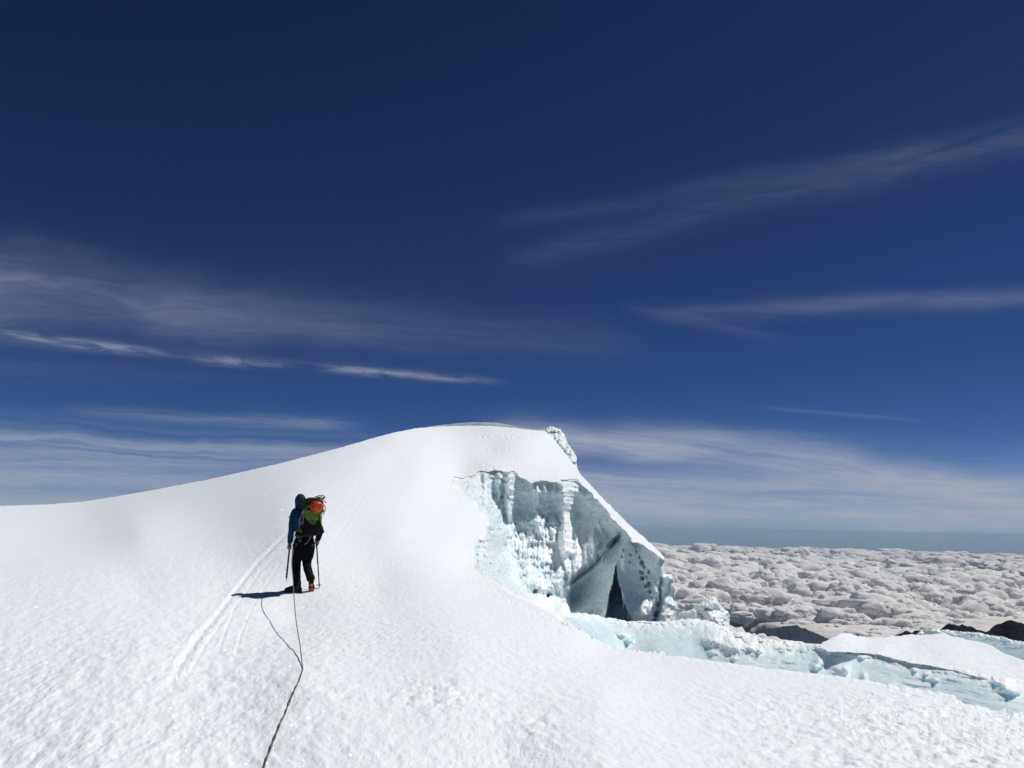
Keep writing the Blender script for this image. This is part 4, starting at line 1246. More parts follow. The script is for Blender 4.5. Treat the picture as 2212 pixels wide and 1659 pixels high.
bm = bmesh.new()
loft(bm, SP, [(.125, .095), (.12, .09), (.145, .10), (.15, .085), (.07, .06), (.05, .05)], side)
loft(bm, [(-.078, .06, 1.46), (-.088, .07, 1.53)], [.048, .05])
hc = V3((-.09, .078, 1.60))
fwd_h = V3((-math.sin(R(12)), math.cos(R(12)), -.08)).normalized(); rt_h = fwd_h.cross(V3((0, 0, 1))).normalized()
ball(bm, hc, (.070, .083, .095), Euler((0, 0, R(12))))
ball(bm, hc + fwd_h * .038 - V3((0, 0, .050)), (.048, .045, .050), Euler((0, 0, R(12))))          # jaw
loft(bm, [hc + fwd_h * .080 + V3((0, 0, .012)), hc + fwd_h * .098 - V3((0, 0, .018)), hc + fwd_h * .086 - V3((0, 0, .030))], [.007, .012, .010], n=8)   # nose
for s_ in (-1, 1):
    ball(bm, hc + fwd_h * .079 + rt_h * (.028 * s_) + V3((0, 0, .006)), (.013, .010, .009), seg=10)   # eyelids
    ball(bm, hc + rt_h * (.071 * s_) - V3((0, 0, .006)), (.008, .018, .028), seg=10)                # ears
ball(bm, hc + fwd_h * .082 - V3((0, 0, .052)), (.022, .010, .007), seg=10)                          # lips
# arms, legs
LW = V3((-.222, .066, .845)); RW = V3((.262, .165, .915))
loft(bm, [(-.15, .02, 1.375), (-.203, .0, 1.10), LW], [.045, .036, .026])
loft(bm, [(.15, .10, 1.37), (.285, .11, 1.10), RW], [.045, .036, .026])
hand(bm, LW, AX_T - V3((0, 0, .035)), (AX_T - AX_B).normalized(), V3((-.35, -.94, 0)).normalized(), .014)
hand(bm, RW, PO_T - V3((0, 0, .012)), (PO_T - PO_B).normalized(), V3((.75, -.66, 0)).normalized(), .016)
loft(bm, [(-.055, 0, .84), (-.085, .03, .50), (-.055, .0, .10)], [.08, .05, .042])
loft(bm, [(.105, .02, .84), (.105, .15, .53), (.165, -.04, .24)], [.08, .052, .042])
solid('body', bm, MSK, person, voxel=.0055, smooth_it=1)

# jacket with its hood
bm = bmesh.new()
loft(bm, SP[:5], [(.150, .118), (.155, .120), (.182, .135), (.178, .118), (.10, .09)], side, n=28)
loft(bm, [(-.10, .02, 1.40), (-.165, .015, 1.372), (-.203, -.005, 1.22), (-.206, -.01, 1.09), (-.218, .03, .95), (-.222, .058, .862)], [.075, .066, .056, .054, .048, .041], n=20)
loft(bm, [(-.213, .040, .905), (-.220, .054, .862)], [.047, .045], n=20)
loft(bm, [(.06, .08, 1.39), (.165, .11, 1.362), (.235, .115, 1.22), (.290, .11, 1.09)], [.075, .066, .056, .050], n=20)
loft(bm, [(-.05, .05, 1.41), (-.078, .058, 1.46), (-.088, .062, 1.50)], [.098, .082, .078], n=20)
o = solid('jacket', bm, MJ, person, voxel=.009, smooth_it=3, wrinkle=(.006, (9, 9, 5)))
bm = bmesh.new()
ball(bm, (-.087, .068, 1.585), (.092, .108, .122), Euler((R(6), 0, R(12))), 28)
loft(bm, [(-.083, .055, 1.445), (-.086, .056, 1.55)], [.084, .088], n=24)
ball(bm, (-.090, .15, 1.645), (.072, .045, .030), Euler((R(-12), 0, R(12))))
h = solid('hood', bm, MJ, person, voxel=.008, smooth_it=3, wrinkle=(.005, (7, 7, 14)))
bm = bmesh.new(); bm.from_mesh(h.data)
bmesh.ops.delete(bm, geom=[f for f in bm.faces if (f.calc_center_median() - hc).dot(fwd_h) > .062 and f.calc_center_median().z < 1.645 and f.calc_center_median().z > 1.49], context='FACES')
bm.to_mesh(h.data); bm.free()
bm = bmesh.new()
loft(bm, [(.288, .11, 1.105), (.289, .115, 1.04), (.272, .15, .965), (.264, .163, .925)], [.056, .054, .050, .046], n=20)
loft(bm, [(.268, .157, .945), (.262, .165, .915)], [.050, .048], n=20)
solid('sleeve', bm, MJD, person, voxel=.008, smooth_it=2, wrinkle=(.006, (12, 12, 8)))

# trousers
bm = bmesh.new()
loft(bm, [(.022, 0, 1.06), (.025, 0, .96), (.03, .0, .86), (.024, .01, .74), (.012, .02, .63)], [(.150, .118), (.152, .120), (.172, .135), (.165, .125), (.120, .10)], side, n=28)
loft(bm, [(-.060, .0, .84), (-.078, .012, .68), (-.088, .02, .50), (-.076, .005, .30), (-.058, .0, .13)], [.104, .094, .076, .068, .059], n=22)
loft(bm, [(.108, .01, .84), (.112, .07, .68), (.086, .14, .53)], [.104, .098, .080], n=22)
o = solid('trousers', bm, MT, person, voxel=.009, smooth_it=3, wrinkle=(.007, (8, 8, 5)))
bm = bmesh.new()
loft(bm, [(.088, .135, .545), (.100, .075, .43), (.135, .01, .33), (.168, -.045, .245)], [.079, .072, .067, .064], n=22)
loft(bm, [(.165, -.04, .262), (.172, -.052, .232)], [.070, .069], n=22)
solid('gaiter', bm, MG, person, voxel=.009, smooth_it=2, wrinkle=(.008, (9, 9, 7)))

# harness on the trousers
bm = bmesh.new()
def belt(c, ax, a_, b_, w, t=.006, n=36, ref=side, jag=0):
    """flat webbing band round a limb"""
    a, b = frame(V3(ax), ref); ax = V3(ax).normalized(); vs = []
    for i in range(n):
        q = math.tau * i / n
        d = a * math.cos(q) * a_ + b * math.sin(q) * b_
        e = d.normalized()
        o_ = V3(c) + d + ax * jag * math.sin(2 * q)
        vs.append([bm.verts.new(o_ + ax * w), bm.verts.new(o_ + e * t + ax * w * .9), bm.verts.new(o_ + e * t - ax * w * .9), bm.verts.new(o_ - ax * w)])
    for i in range(n):
        p, q = vs[i], vs[(i + 1) % n]
        for k in range(4): bm.faces.new((p[k], p[(k + 1) % 4], q[(k + 1) % 4], q[k]))
belt((.025, 0, .985), (0, 0, 1), .158, .126, .030, .008)
belt((-.060, .004, .80), (.12, 0, 1), .108, .106, .024, .007, jag=.012)
belt((.108, .02, .79), (-.12, .2, 1), .106, .106, .018, .007, jag=.012)
harness = solid('harness', bm, MDGRY, person)
bm = bmesh.new()
loft(bm, [Lc(548, 722, -.155), Lc(520, 790, -.165), Lc(488, 840, -.158), Lc(455, 868, -.140)], [(.010, .003)] * 4, V3((1, 0, .3)), n=8)
loft(bm, [Lc(618, 735, -.10), Lc(612, 790, -.125), Lc(600, 860, -.125), Lc(590, 905, -.110)], [(.006, .003)] * 4, V3((1, 0, .3)), n=8)
o = solid('strap', bm, MGRY, harness)

# boots and crampons
def boot(name, path, rad, ref, shaft, srad, sole_n, sole_pts, parent):
    bm = bmesh.new()
    loft(bm, path, rad, ref, n=18)
    loft(bm, shaft, srad, n=18)
    b_ = solid(name, bm, MBOOT, parent, voxel=.006, smooth_it=1, wrinkle=(.003, (30, 30, 30)))
    return b_
gl = ground_local(-.12, .02)
LB = boot('boot', [(-.010, 0, .052 + gl * .3), (-.08, .012, .060 + gl * .3), (-.155, .024, .054 + gl * .6), (-.232, .036, .044 + gl * .8)], [(.046, .048), (.052, .056), (.052, .048), (.040, .032)], V3((0, 1, 0)),
          [(-.048, .0, .175), (-.040, .0, .08)], [.060, .056], None, None, person)
bm = bmesh.new()
loft(bm, [(.022, 0, .014 + gl * .2), (-.08, .012, .012 + gl * .4), (-.17, .026, .012 + gl * .7), (-.262, .040, .022 + gl)], [(.046, .013), (.044, .012), (.054, .012), (.038, .011)], V3((0, 1, 0)), n=14)
solid('sole', bm, MBLK, LB)
bm = bmesh.new()
for (x, y) in [(.01, -.04), (.01, .045), (-.05, -.038), (-.05, .05), (-.13, -.03), (-.13, .07), (-.19, -.02), (-.19, .075), (-.25, .01), (-.25, .06)]:
    loft(bm, [(x, y, .012), (x, y, -.022 + gl * .5)], [.006, .002], n=6, sub=1)
loft(bm, [(-.262, .03, .03), (-.295, .035, .010)], [.006, .002], n=6, sub=1)
for s_ in (-1, 1):
    loft(bm, [(.03, .0 + .05 * s_, .026), (-.05, .008 + .052 * s_, .020), (-.15, .022 + .060 * s_, .022 + gl * .5), (-.25, .036 + .042 * s_, .034 + gl)], [.005] * 4, n=6)
loft(bm, [(-.12, -.040, .03), (-.13, -.035, .085), (-.135, .03, .108), (-.13, .08, .085), (-.12, .085, .03)], [.005] * 5, n=6)
solid('crampon', bm, MPOLE, LB)

RB = boot('boot', [(.180, -.028, .212), (.186, -.022, .14), (.193, -.010, .085), (.198, .022, .045)], [(.048, .046), (.047, .046), (.052, .046), (.044, .036)], V3((1, 0, 0)),
          [(.168, -.045, .275), (.176, -.034, .21)], [.060, .055], None, None, person)
bm = bmesh.new()
loft(bm, [(.182, -.074, .225), (.187, -.074, .15), (.194, -.062, .08), (.199, -.02, .022)], [(.045, .012), (.040, .012), (.053, .012), (.040, .011)], V3((1, 0, 0)), n=14)
solid('sole', bm, MBLK, RB)
bm = bmesh.new()
for s_ in (-1, 1):
    loft(bm, [(.182 + .045 * s_, -.086, .222), (.187 + .040 * s_, -.086, .15), (.194 + .052 * s_, -.076, .08), (.199 + .036 * s_, -.036, .018)], [.0055] * 4, n=6)
for (x, z) in [(.145, .205), (.222, .205), (.150, .155), (.224, .155), (.146, .085), (.244, .085), (.155, .045), (.238, .045)]:
    loft(bm, [(x, -.086, z), (x, -.118, z - .012)], [.006, .002], n=6, sub=1)
for x in (.172, .205, .228):
    loft(bm, [(x, -.05, .030), (x + .002, -.052, -.012)], [.007, .003], n=6, sub=1)
loft(bm, [(.140, -.05, .245), (.180, -.098, .262), (.222, -.05, .245)], [.006] * 3, n=6)
box(bm, (.19, -.088, .118), (.060, .006, .028))
CR = solid('crampon', bm, MSTEEL, RB)
bm = bmesh.new()
box(bm, (.189, -.093, .133), (.056, .010, .036), Euler((R(4), 0, R(-2))), .008)
solid('anti_snow_plate', bm, MORG, CR)
bm = bmesh.new()
box(bm, (.198, -.072, .052), (.078, .010, .056), Euler((R(20), 0, R(3))), .010)
solid('anti_snow_plate', bm, MORG, CR)

# ------------------------------------------------------------------ what the climber carries
axe = thing('ice_axe', 'ice axe hanging straight down from the left hand of the climber', 'ice axe')
bm = bmesh.new()
dz = (AX_T - AX_B).normalized()
loft(bm, [AX_B + dz * .06, AX_T + dz * .01], [(.0155, .018)] * 2, V3((1, 0, 0)), n=12)
solid('shaft', bm, MAXE, axe)
bm = bmesh.new()
loft(bm, [AX_B + dz * .075, AX_B + dz * .04, AX_B - dz * .012], [(.0125, .015), (.009, .010), (.002, .002)], n=10, sub=3)
solid('spike', bm, MSTEEL, axe)
bm = bmesh.new()
loft(bm, [AX_T + V3((.0, .09, .004)), AX_T + V3((0, .03, .016)), AX_T + V3((0, -.02, .016)), AX_T + V3((.012, -.085, .0)), AX_T + V3((.022, -.12, -.045))], [(.022, .003), (.014, .006), (.013, .006), (.010, .004), (.003, .002)], V3((0, 0, 1)), n=10)
solid('axe_head', bm, MSTEEL, axe)
bm = bmesh.new()
c_ = AX_B.lerp(AX_T, .335)
loft(bm, [c_ + V3((.0, -.014, .008)), c_ + V3((-.022, -.018, -.002)), c_ + V3((-.034, -.018, -.012))], [.006, .005, .003], n=8)
solid('hand_rest', bm, MPOLE, axe)
bm = bmesh.new()
c_ = AX_B.lerp(AX_T, .20)
loft(bm, [c_ + V3((-.016, -.012, .0)), c_ + V3((.02, -.012, .002))], [.006, .004], n=8)
solid('hand_rest', bm, MPOLE, axe)

pole = thing('trekking_pole', 'black trekking pole planted in the snow by the right hand of the climber', 'trekking pole')
dz = (PO_T - PO_B).normalized()
bm = bmesh.new()
loft(bm, [PO_T.lerp(PO_B, .16), PO_T.lerp(PO_B, .44)], [.0125, .012], n=12)
loft(bm, [PO_T.lerp(PO_B, .43), PO_T.lerp(PO_B, .47)], [.014, .013], n=12)
loft(bm, [PO_T.lerp(PO_B, .45), PO_T.lerp(PO_B, .70)], [.011, .0105], n=12)
loft(bm, [PO_T.lerp(PO_B, .69), PO_T.lerp(PO_B, .72)], [.012, .011], n=12)
loft(bm, [PO_T.lerp(PO_B, .71), PO_T.lerp(PO_B, .95)], [.0092, .0088], n=12)
solid('shaft', bm, MPOLE, pole)
bm = bmesh.new()
loft(bm, [PO_T + dz * .05, PO_T + dz * .02, PO_T - dz * .04, PO_T.lerp(PO_B, .16)], [.018, .015, .016, .012], n=12)
solid('grip', bm, MBLK, pole)
bm = bmesh.new()
c_ = PO_T.lerp(PO_B, .93)
for i in range(6):
    q = math.tau * i / 6 + .3
    e = V3((math.cos(q), math.sin(q), 0))
    loft(bm, [c_, c_ + e * .028 + V3((0, 0, .004)), c_ + e * .045 + V3((0, 0, .009))], [(.008, .004), (.010, .004), (.006, .003)], V3((-math.sin(q), math.cos(q), 0)), n=8)
loft(bm, [c_ + dz * .02, c_ - dz * .012], [.012, .012], n=10)
solid('basket', bm, MPOLE, pole)
bm = bmesh.new()
loft(bm, [PO_T.lerp(PO_B, .94), PO_B - dz * .03], [.006, .003], n=8)
solid('tip', bm, MSTEEL, pole)
bm = bmesh.new()
loft(bm, [PO_T + dz * .045, PO_T + V3((.012, -.03, .02)), PO_T + V3((.028, -.035, -.05)), PO_T + V3((.012, -.03, -.075)), PO_T + V3((-.005, -.02, -.05))], [(.009, .002)] * 5, V3((1, 0, 0)), n=6)
solid('wrist_strap', bm, MDGRY, pole)

# backpack
pack = thing('backpack', 'tall lime green and black climbing backpack on the back of the hooded climber', 'backpack')
PY = R(14)
pside = V3((math.cos(PY), math.sin(PY), 0)); pback = V3((math.sin(PY), -math.cos(PY), 0))
SEC = [(.985, .085, .06, .100), (1.01, .118, .095, .105), (1.08, .140, .118, .110), (1.18, .150, .125, .113), (1.30, .154, .126, .115), (1.40, .148, .118, .113), (1.46, .128, .100, .108), (1.50, .095, .07, .105)]


def pack_shell(bm, z0=.98, z1=1.51, grow=0.0, keep=None, nz=40, nt=72):
    S_ = np.array(SEC); vs = {}
    for i in range(nz + 1):
        z = z0 + (z1 - z0) * i / nz
        hw, hd, cyy = (float(np.interp(z, S_[:, 0], S_[:, k])) for k in (1, 2, 3))
        cx_l = .150 - .02 * (z - 1.0)
        for j in range(nt):
            q = math.tau * j / nt
            cs, sn = math.cos(q), math.sin(q)
            e = 2 / 2.9
            a = math.copysign(abs(cs) ** e, cs) * (hw + grow); b_ = math.copysign(abs(sn) ** e, sn) * (hd + grow)
            puff = .006 * math.sin(9 * q) * math.sin(z * 40)
            vs[i, j] = bm.verts.new(V3((cx_l, -.13, z)) + pside * (a + puff * cs) + pback * (b_ + puff * sn))
    for i in range(nz):
        for j in range(nt):
            f = (vs[i, j], vs[i, (j + 1) % nt], vs[i + 1, (j + 1) % nt], vs[i + 1, j])
            if keep:
                c = sum((v.co for v in f), V3()) / 4
                if not keep(c, (c - V3((.15, -.13, c.z))).dot(pback)): continue
            bm.faces.new(f)
    if not keep:
        bm.faces.new([vs[0, j] for j in range(nt)]); bm.faces.new([vs[nz, j] for j in range(nt)])
    bmesh.ops.delete(bm, geom=[v for v in bm.verts if not v.link_faces], context='VERTS')


bm = bmesh.new(); pack_shell(bm)
solid('pack_bag', bm, MLIME, pack, wrinkle=(.005, (9, 9, 9)))
BLK_EDGE = [(-.2, 1.30), (-.03, 1.30), (.005, 1.275), (.05, 1.235), (.10, 1.212), (.17, 1.205), (.215, 1.22), (.245, 1.25), (.262, 1.245), (.290, 1.19), (.312, 1.145), (.335, 1.115), (.4, 1.10)]
def lower_keep(c, b_):
    zz = float(np.interp(c.x, [p[0] for p in BLK_EDGE], [p[1] for p in BLK_EDGE]))
    return c.z < zz + .004 * math.sin(c.x * 90)
bm = bmesh.new(); pack_shell(bm, .978, 1.32, .008, lower_keep)
bmesh.ops.solidify(bm, geom=bm.faces[:], thickness=.005)
solid('front_pocket', bm, MBLK, pack, wrinkle=(.005, (8, 8, 10)))
bm = bmesh.new()
loft(bm, [(.030, -.10, 1.495), (.10, -.115, 1.515), (.19, -.13, 1.51), (.255, -.13, 1.485)], [(.05, .075), (.058, .095), (.056, .095), (.045, .07)], V3((0, 0, 1)), n=22)
solid('lid', bm, MLID, pack, wrinkle=(.006, (12, 12, 12)))
# dark side strip between the middle and the right-hand lime panel, straps and buckle
bm = bmesh.new()
def on_pack(x, z, off=.012):
    S_ = np.array(SEC); hw, hd = (float(np.interp(z, S_[:, 0], S_[:, k])) for k in (1, 2))
    t = max(-.98, min(.98, (x - (.150 - .02 * (z - 1.0))) / (hw * math.cos(PY) + .02)))
    b_ = hd * (1 - abs(t) ** 2.9) ** (1 / 2.9)
    return V3((x, -.13 - math.cos(PY) * (b_ + off) + (x - .15) * math.tan(PY), z))
loft(bm, [on_pack(.243, 1.40), on_pack(.247, 1.32), on_pack(.255, 1.25), on_pack(.278, 1.18)], [(.011, .004), (.012, .004), (.014, .004), (.009, .004)], V3((1, 0, 0)), n=8)
loft(bm, [on_pack(.245, 1.262, .018), on_pack(.285, 1.275, .018)], [(.004, .004)] * 2, n=6)
solid('strap', bm, MBLK, pack)
bm = bmesh.new()
loft(bm, [on_pack(-.0, 1.42, .01), on_pack(.08, 1.415, .012), on_pack(.10, 1.43, .012)], [(.007, .004)] * 3, n=6)
solid('strap', bm, MBLK, pack)
bm = bmesh.new()
loft(bm, [on_pack(.105, 1.375, .016), on_pack(.097, 1.31, .020), on_pack(.104, 1.255, .020), on_pack(.122, 1.215, .020)], [(.013, .004), (.012, .004), (.014, .004), (.010, .004)], V3((1, 0, 0)), n=8)
loft(bm, [on_pack(.105, 1.205, .024), on_pack(.135, 1.225, .024), on_pack(.175, 1.205, .024)], [(.010, .005), (.014, .005), (.007, .004)], V3((0, 0, 1)), n=8)
solid('compression_strap', bm, MGRY, pack)
bm = bmesh.new()
loft(bm, [on_pack(.085, 1.215, .024), on_pack(.115, 1.195, .024), on_pack(.150, 1.165, .022)], [.0045] * 3, n=6)
loft(bm, [on_pack(.140, 1.188, .022), on_pack(.175, 1.182, .022), on_pack(.205, 1.205, .022)], [.0065] * 3, n=6)
loft(bm, [on_pack(.062, 1.225, .022), on_pack(.085, 1.210, .022)], [.0045] * 2, n=6)
solid('pull_cord', bm, MLIME, pack)
bm = bmesh.new()
loft(bm, [on_pack(.318, 1.13, .006), V3((.335, -.08, 1.08)), V3((.352, -.075, 1.03))], [(.014, .004), (.013, .004), (.012, .004)], V3((1, 0, 0)), n=8)
solid('side_strap', bm, MDGRY, pack)
bm = bmesh.new()
for s_, ys in ((-1, 0),):
    loft(bm, [(-.05, -.06, 1.43), (-.115, -.03, 1.44), (-.16, .06, 1.40), (-.185, .115, 1.30), (-.17, .11, 1.15)], [(.028, .010)] * 5, V3((1, 0, 0)), n=10)
loft(bm, [(.10, -.02, 1.45), (.16, .02, 1.44), (.19, .12, 1.42), (.19, .20, 1.30)], [(.028, .010)] * 4, V3((1, 0, 0)), n=10)
solid('shoulder_strap', bm, MBLK, pack)
bm = bmesh.new()
loft(bm, [(-.248, -.0, 1.300), (-.262, -.01, 1.298), (-.268, -.012, 1.278)], [.007, .006, .004], n=8)
solid('strap_end', bm, MBLK, pack)
bm = bmesh.new()
loft(bm, [(-.140, -.045, 1.425), (-.085, -.085, 1.415), (-.02, -.13, 1.412)], [(.010, .006), (.012, .006), (.010, .006)], V3((0, 0, 1)), n=8)
solid('load_strap', bm, MBLK, pack)

# pouch on the hip belt
pouch = thing('pouch', 'small olive green pouch hanging at the left hip of the climber', 'pouch')
bm = bmesh.new()
loft(bm, [Lc(372, 700, -.145), Lc(374, 672, -.15), Lc(378, 646, -.14)], [(.056, .040), (.054, .040), (.040, .030)], V3((1, 0, 0)), n=18)
solid('pouch_bag', bm, simple_mat('olive_nylon', (.065, .095, .022), .75, .25, var=.2), pouch, wrinkle=(.004, (20, 20, 20)))
bm = bmesh.new()
loft(bm, [Lc(366, 722, -.145), Lc(370, 704, -.148)], [(.060, .045), (.061, .046)], V3((1, 0, 0)), n=18)
solid('pouch_base', bm, MBLK, pouch)

# steel tool and carabiner below it
tool = thing('carabiner', 'silver carabiner and belay tool clipped below the olive pouch', 'carabiner')
def oval(bm, c, rx, rz, r, rot=0.0, n=18, yv=0.0):
    pts = []
    for i in range(n + 1):
        q = math.tau * i / n
        x, z = rx * math.cos(q), rz * math.sin(q)
        pts.append(V3(c) + V3((x * math.cos(rot) - z * math.sin(rot), yv * math.sin(q), x * math.sin(rot) + z * math.cos(rot))))
    loft(bm, pts, [r] * len(pts), V3((0, 1, 0)), n=8, sub=1, caps=False)
bm = bmesh.new()
oval(bm, Lc(392, 785, -.165), .018, .050, .0055, .12)
loft(bm, [Lc(356, 730, -.165), Lc(352, 765, -.168), Lc(366, 772, -.168)], [(.010, .006), (.010, .006), (.012, .006)], V3((1, 0, 0)), n=8)
loft(bm, [Lc(375, 815, -.165), Lc(388, 826, -.165), Lc(402, 818, -.165)], [(.010, .006)] * 3, V3((0, 0, 1)), n=8)
solid('carabiner_body', bm, MGRY, tool)
rack = thing('gear_sling', 'thin black sling and small carabiners dangling beside the left forearm of the climber', 'gear sling')
bm = bmesh.new()
oval(bm, Lc(312, 735, -.12), .008, .022, .004, -.2); oval(bm, Lc(304, 765, -.12), .008, .020, .004, .2)
oval(bm, Lc(300, 800, -.12), .016, .026, .0035, -.5); loft(bm, [Lc(330, 690, -.12), Lc(316, 712, -.12)], [.004] * 2, n=6)
loft(bm, [Lc(318, 785, -.12), Lc(314, 840, -.125), Lc(298, 858, -.125)], [.005, .006, .007], n=6)
solid('sling_body', bm, MPOLE, rack)

# lilac cord
cordt = thing('cord', 'lilac accessory cord hung in long loops down the left side of the backpack', 'cord')
bm = bmesh.new()
def c3(cx, cy, y): return Lc(72.2 + cx * .4133, 108.2 + cy * .4133, y)
yq = -.235
loft(bm, [c3(850, 620, yq + .04), c3(800, 760, yq + .01), c3(735, 900, yq), c3(698, 1000, yq), c3(720, 1100, yq), c3(790, 1150, yq), c3(835, 1100, yq - .01), c3(830, 960, yq - .01), c3(815, 800, yq - .01), c3(845, 660, yq + .03)], [.0045] * 10, n=8)
loft(bm, [c3(830, 630, yq + .03), c3(775, 760, yq), c3(755, 900, yq - .008), c3(735, 1010, yq - .01), c3(760, 1080, yq - .01), c3(810, 1080, yq - .01), c3(845, 1020, yq - .01), c3(835, 900, yq - .01), c3(800, 740, yq)], [.0045] * 9, n=8)
loft(bm, [c3(700, 1050, yq), c3(712, 1180, yq + .02), c3(720, 1290, yq + .04)], [.0045] * 3, n=8)
loft(bm, [c3(850, 760, yq + .0), c3(880, 700, yq - .0), c3(960, 680, yq - .02), c3(1060, 700, yq - .04)], [.004] * 4, n=8)
solid('cord_loops', bm, MCORD, cordt)

# coiled rope over the top of the pack
coil = thing('coiled_rope', 'dark olive rope coiled over the top of the backpack', 'coiled rope')
bm = bmesh.new()
rg = random.Random(5)
for k in range(9):      # loops hanging on the left, seen end on
    rx_, rz_ = .028 + .0062 * k, .034 + .0062 * k
    c = Lc(425, 282, -.15) + V3((rg.uniform(-.006, .006), -.010 * (k % 3) - .006 * rg.random(), rg.uniform(-.006, .006)))
    pts = []
    for i in range(15):
        q = math.tau * i / 14
        pts.append(c + V3((rx_ * math.cos(q), .018 * math.sin(2 * q + k) + .03 * (1 - math.sin(q)) * .3, rz_ * math.sin(q))))
    loft(bm, pts, [.0078] * len(pts), V3((0, 1, 0)), n=7, sub=2, caps=False)
loft(bm, [(-.030, -.13, 1.50), (.0, -.125, 1.565), (.07, -.12, 1.592), (.16, -.12, 1.588), (.24, -.13, 1.565), (.295, -.14, 1.515), (.305, -.14, 1.45)], [(.03, .05), (.034, .06), (.026, .06), (.024, .06), (.026, .055), (.024, .05), (.015, .03)], V3((0, 0, 1)), n=16)
for k in range(34):     # strands that cross the top
    z0 = 1.632 - rg.random() * .060; yb = -.07 - rg.random() * .13
    pts = [Lc(395, 300, yb) + V3((rg.uniform(-.01, .02), 0, rg.uniform(-.04, .03))),
           V3((.00 + rg.uniform(-.01, .02), yb, z0 - .03)), V3((.07, yb - .01, z0 + rg.uniform(-.012, .006))), V3((.15, yb, z0 + rg.uniform(-.02, .004))), V3((.23 + rg.uniform(-.02, .02), yb, z0 - rg.uniform(.0, .02))),
           V3((.295 + rg.uniform(-.02, .015), yb - .02, z0 - rg.uniform(.05, .09))), V3((.305 + rg.uniform(-.02, .012), yb - .03, z0 - rg.uniform(.13, .19)))]
    loft(bm, pts, [.0078] * len(pts), V3((0, 1, 0)), n=7, sub=4)
yl = -.17
loft(bm, [Lc(560, 195, yl), Lc(600, 176, yl), Lc(660, 164, yl), Lc(698, 178, yl), Lc(702, 200, yl), Lc(680, 212, yl), Lc(630, 200, yl), Lc(590, 190, yl)], [.0075] * 8, V3((0, 1, 0)), n=7)
loft(bm, [Lc(590, 205, yl), Lc(640, 186, yl), Lc(680, 190, yl), Lc(690, 202, yl), Lc(660, 208, yl)], [.0075] * 5, V3((0, 1, 0)), n=7)
loft(bm, [Lc(640, 205, yl), Lc(690, 235, yl), Lc(722, 270, yl)], [.0075] * 3, V3((0, 1, 0)), n=7)
loft(bm, [Lc(700, 300, yl), Lc(716, 340, yl), Lc(720, 375, yl), Lc(708, 390, yl), Lc(698, 370, yl)], [.007] * 5, V3((0, 1, 0)), n=7)
oval(bm, Lc(695, 412, yl), .012, .030, .0068, .05)
loft(bm, [c3(930, 230, -.27), c3(990, 280, -.275), c3(1040, 330, -.27)], [.005] * 3, n=6)
solid('rope_coils', bm, MROPE, coil)

# helmet strapped to the pack
helmet = thing('climbing_helmet', 'orange climbing helmet with dark vents strapped to the back of the backpack', 'helmet')
HC = Lc(593, 331, -.262)
bm = bmesh.new()
nu, nv = 96, 40
VENT = [[(1035, 555), (1050, 525), (1072, 545), (1068, 585), (1045, 590)], [(1085, 530), (1110, 512), (1148, 530), (1130, 555), (1105, 580), (1090, 560)],
        [(1130, 590), (1165, 560), (1188, 610), (1140, 612)], [(1040, 620), (1070, 612), (1088, 630), (1050, 648)], [(1085, 655), (1100, 645), (1140, 690), (1115, 700), (1092, 680)],
        [(1140, 640), (1180, 655), (1250, 700), (1215, 702), (1170, 680)], [(1115, 400), (1150, 385), (1165, 410), (1135, 445), (1118, 430)], [(1050, 440), (1090, 425), (1095, 450), (1055, 475)],
        [(1175, 370), (1215, 355), (1215, 378), (1180, 395)], [(1370, 722), (1440, 700), (1420, 722), (1380, 732)]]
VENT = [[(Lc(72.2 + a * .4133, 0).x, Lc(0, 108.2 + b * .4133).z) for a, b in v] for v in VENT]
grid = {}
for i in range(nv + 1):
    ph = R(104) * i / nv
    for j in range(nu):
        q = math.tau * j / nu
        rr = math.sin(ph)
        rid = 1 + .02 * math.cos(6 * q) * rr
        p = HC + V3((.121 * rr * math.cos(q) * rid, -.105 * math.cos(ph), .105 * rr * math.sin(q) * rid))
        grid[i, j] = bm.verts.new(p)
for i in range(nv):
    for j in range(nu):
        f = (grid[i, j], grid[i, (j + 1) % nu], grid[i + 1, (j + 1) % nu], grid[i + 1, j])
        c = sum((v.co for v in f), V3()) / 4
        if any(bool(in_poly(c.x, c.z, v)) for v in VENT) and c.y < HC.y: continue
        bm.faces.new(f)
bmesh.ops.solidify(bm, geom=bm.faces[:], thickness=.004)
solid('shell', bm, MHEL, helmet)
bm = bmesh.new(); ball(bm, HC + V3((0, .012, 0)), (.108, .098, .094), seg=28)
solid('liner', bm, MLIN, helmet)
bm = bmesh.new()
bc = c3(1382, 485, 0); bx_, bz_ = (bc.x - HC.x) / .121, (bc.z - HC.z) / .105
bn = V3((bx_ / .121, -math.sqrt(max(0, 1 - bx_ ** 2 - bz_ ** 2)) / .105, bz_ / .105)).normalized()
bp = HC + V3((bx_ * .121, -.105 * math.sqrt(max(0, 1 - bx_ ** 2 - bz_ ** 2)), bz_ * .105))
qt = bn.to_track_quat('Z', 'Y')
bmesh.ops.create_cone(bm, cap_ends=True, segments=28, radius1=.030, radius2=.026, depth=.006, matrix=Matrix.Translation(bp + bn * .002) @ qt.to_matrix().to_4x4())
badge = solid('badge', bm, MGRY, helmet)
bm = bmesh.new()
for (dx, dy_, w_, h_) in [(.004, .002, .018, .026), (-.010, .006, .008, .020), (.012, -.012, .012, .010)]:
    M = Matrix.Translation(bp + bn * .0062) @ qt.to_matrix().to_4x4() @ Matrix.Translation((dx, dy_, 0)) @ Matrix.Diagonal((w_, h_, .003, 1))
    bmesh.ops.create_cube(bm, size=1.0, matrix=M)
solid('badge_mark', bm, simple_mat('navy_print', (.02, .022, .05), .5), badge)
bm = bmesh.new()
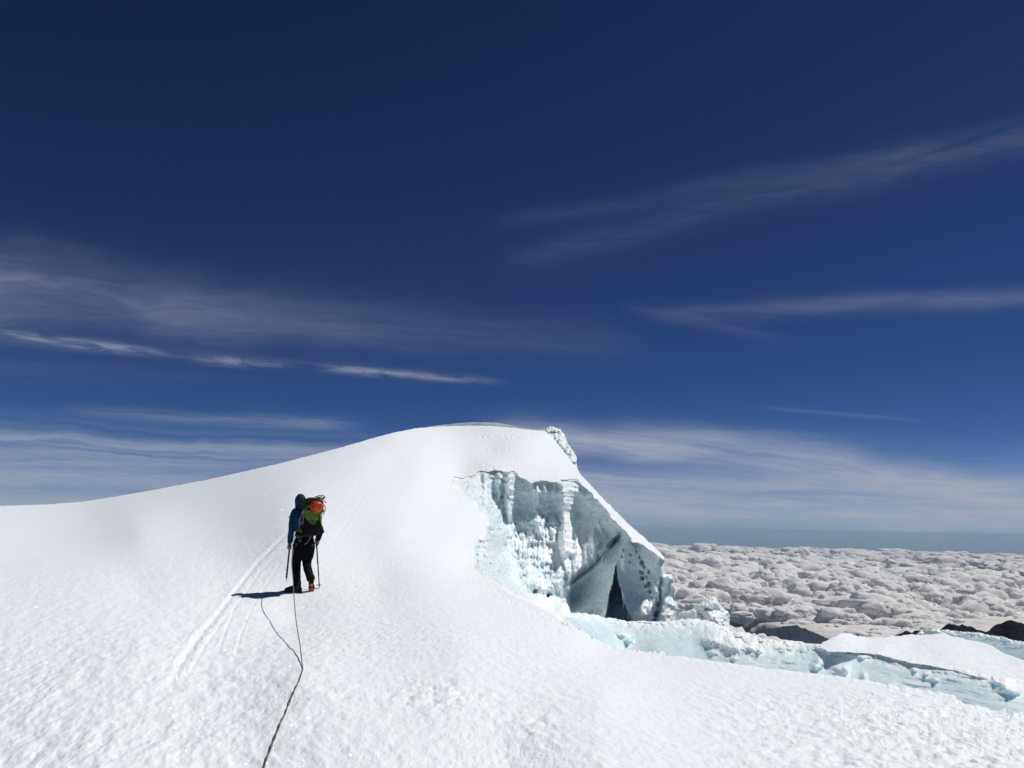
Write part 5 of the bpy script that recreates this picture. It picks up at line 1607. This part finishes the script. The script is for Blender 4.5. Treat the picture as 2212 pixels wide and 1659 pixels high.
loft(bm, [HC + V3((-.115, .03, .0)), on_pack(.06, 1.43, .02), on_pack(.05, 1.46, .02)], [(.008, .002)] * 3, n=6)
solid('chin_strap', bm, MBLK, helmet)
bm = bmesh.new()
loft(bm, [HC + V3((.112, .03, -.03)), on_pack(.27, 1.37, .01)], [(.008, .002)] * 2, n=6)
solid('chin_strap', bm, MBLK, helmet)

# rope that runs from the harness back to the photographer
bm = bmesh.new()
M0 = Matrix.Translation(P0) @ Matrix.Rotation(_yaw, 4, 'Z')
start = M0 @ Lc(318, 905, -.135)
pts = [M0 @ Lc(352, 860, -.135), start]
ck = snow_point(654, 1448.6)
RP = [(630.0, 1210), (632.8, 1250.7), (635.7, 1295), (638, 1325), (641.7, 1355), (645.5, 1378), (649, 1399.5), (652, 1429)]
d0 = float(np.array(start) @ FWD); d1 = float(np.array(ck) @ FWD)
for i, (x, y) in enumerate(RP):
    t_ = (y - 1178) / (1448.6 - 1178)
    dg = float(np.array(snow_point(x, y)) @ FWD)
    # height falls steadily from the harness to the snow; the image pixel fixes the rest
    zt = start.z + (ck.z - start.z) * t_ ** .8
    r_ = ray(x, y)
    d_ = d0 + (d1 - d0) * t_ ** .9
    pts.append(V3(at(x, y, min(d_, dg - .16 * (1 - t_) - .03))))
pts.append(ck + V3((0, 0, .006)))
bm2 = bmesh.new()
loft(bm2, pts, [.0058] * len(pts), V3((1, 0, 0)), n=8, sub=6)
QP = [(654, 1448.6), (650, 1462), (641, 1483), (630, 1508), (619, 1536), (608, 1562), (597, 1588), (584, 1622), (572, 1655), (560, 1690), (545, 1740), (520, 1830)]
pts = []
for y in np.arange(1448.6, 1830, 7.0):
    x = float(np.interp(y, [q[1] for q in QP], [q[0] for q in QP]))
    pts.append(snow_point(x, y))
zz = np.array([p_.z for p_ in pts])
top_ = np.array([zz[max(0, i - 2):i + 3].max() for i in range(len(zz))])
sm_ = np.convolve(np.pad(top_, 3, 'edge'), np.ones(7) / 7, 'valid')
for i, p_ in enumerate(pts): p_.z = max(sm_[i], zz[i]) + .010
loft(bm2, pts, [.0055] * len(pts), V3((1, 0, 0)), n=8, sub=3)
rope = solid('climbing_rope', bm2, MROPE2, None)
tag(rope, 'thin grey climbing rope running over the snow from the photographer to the harness', 'rope')
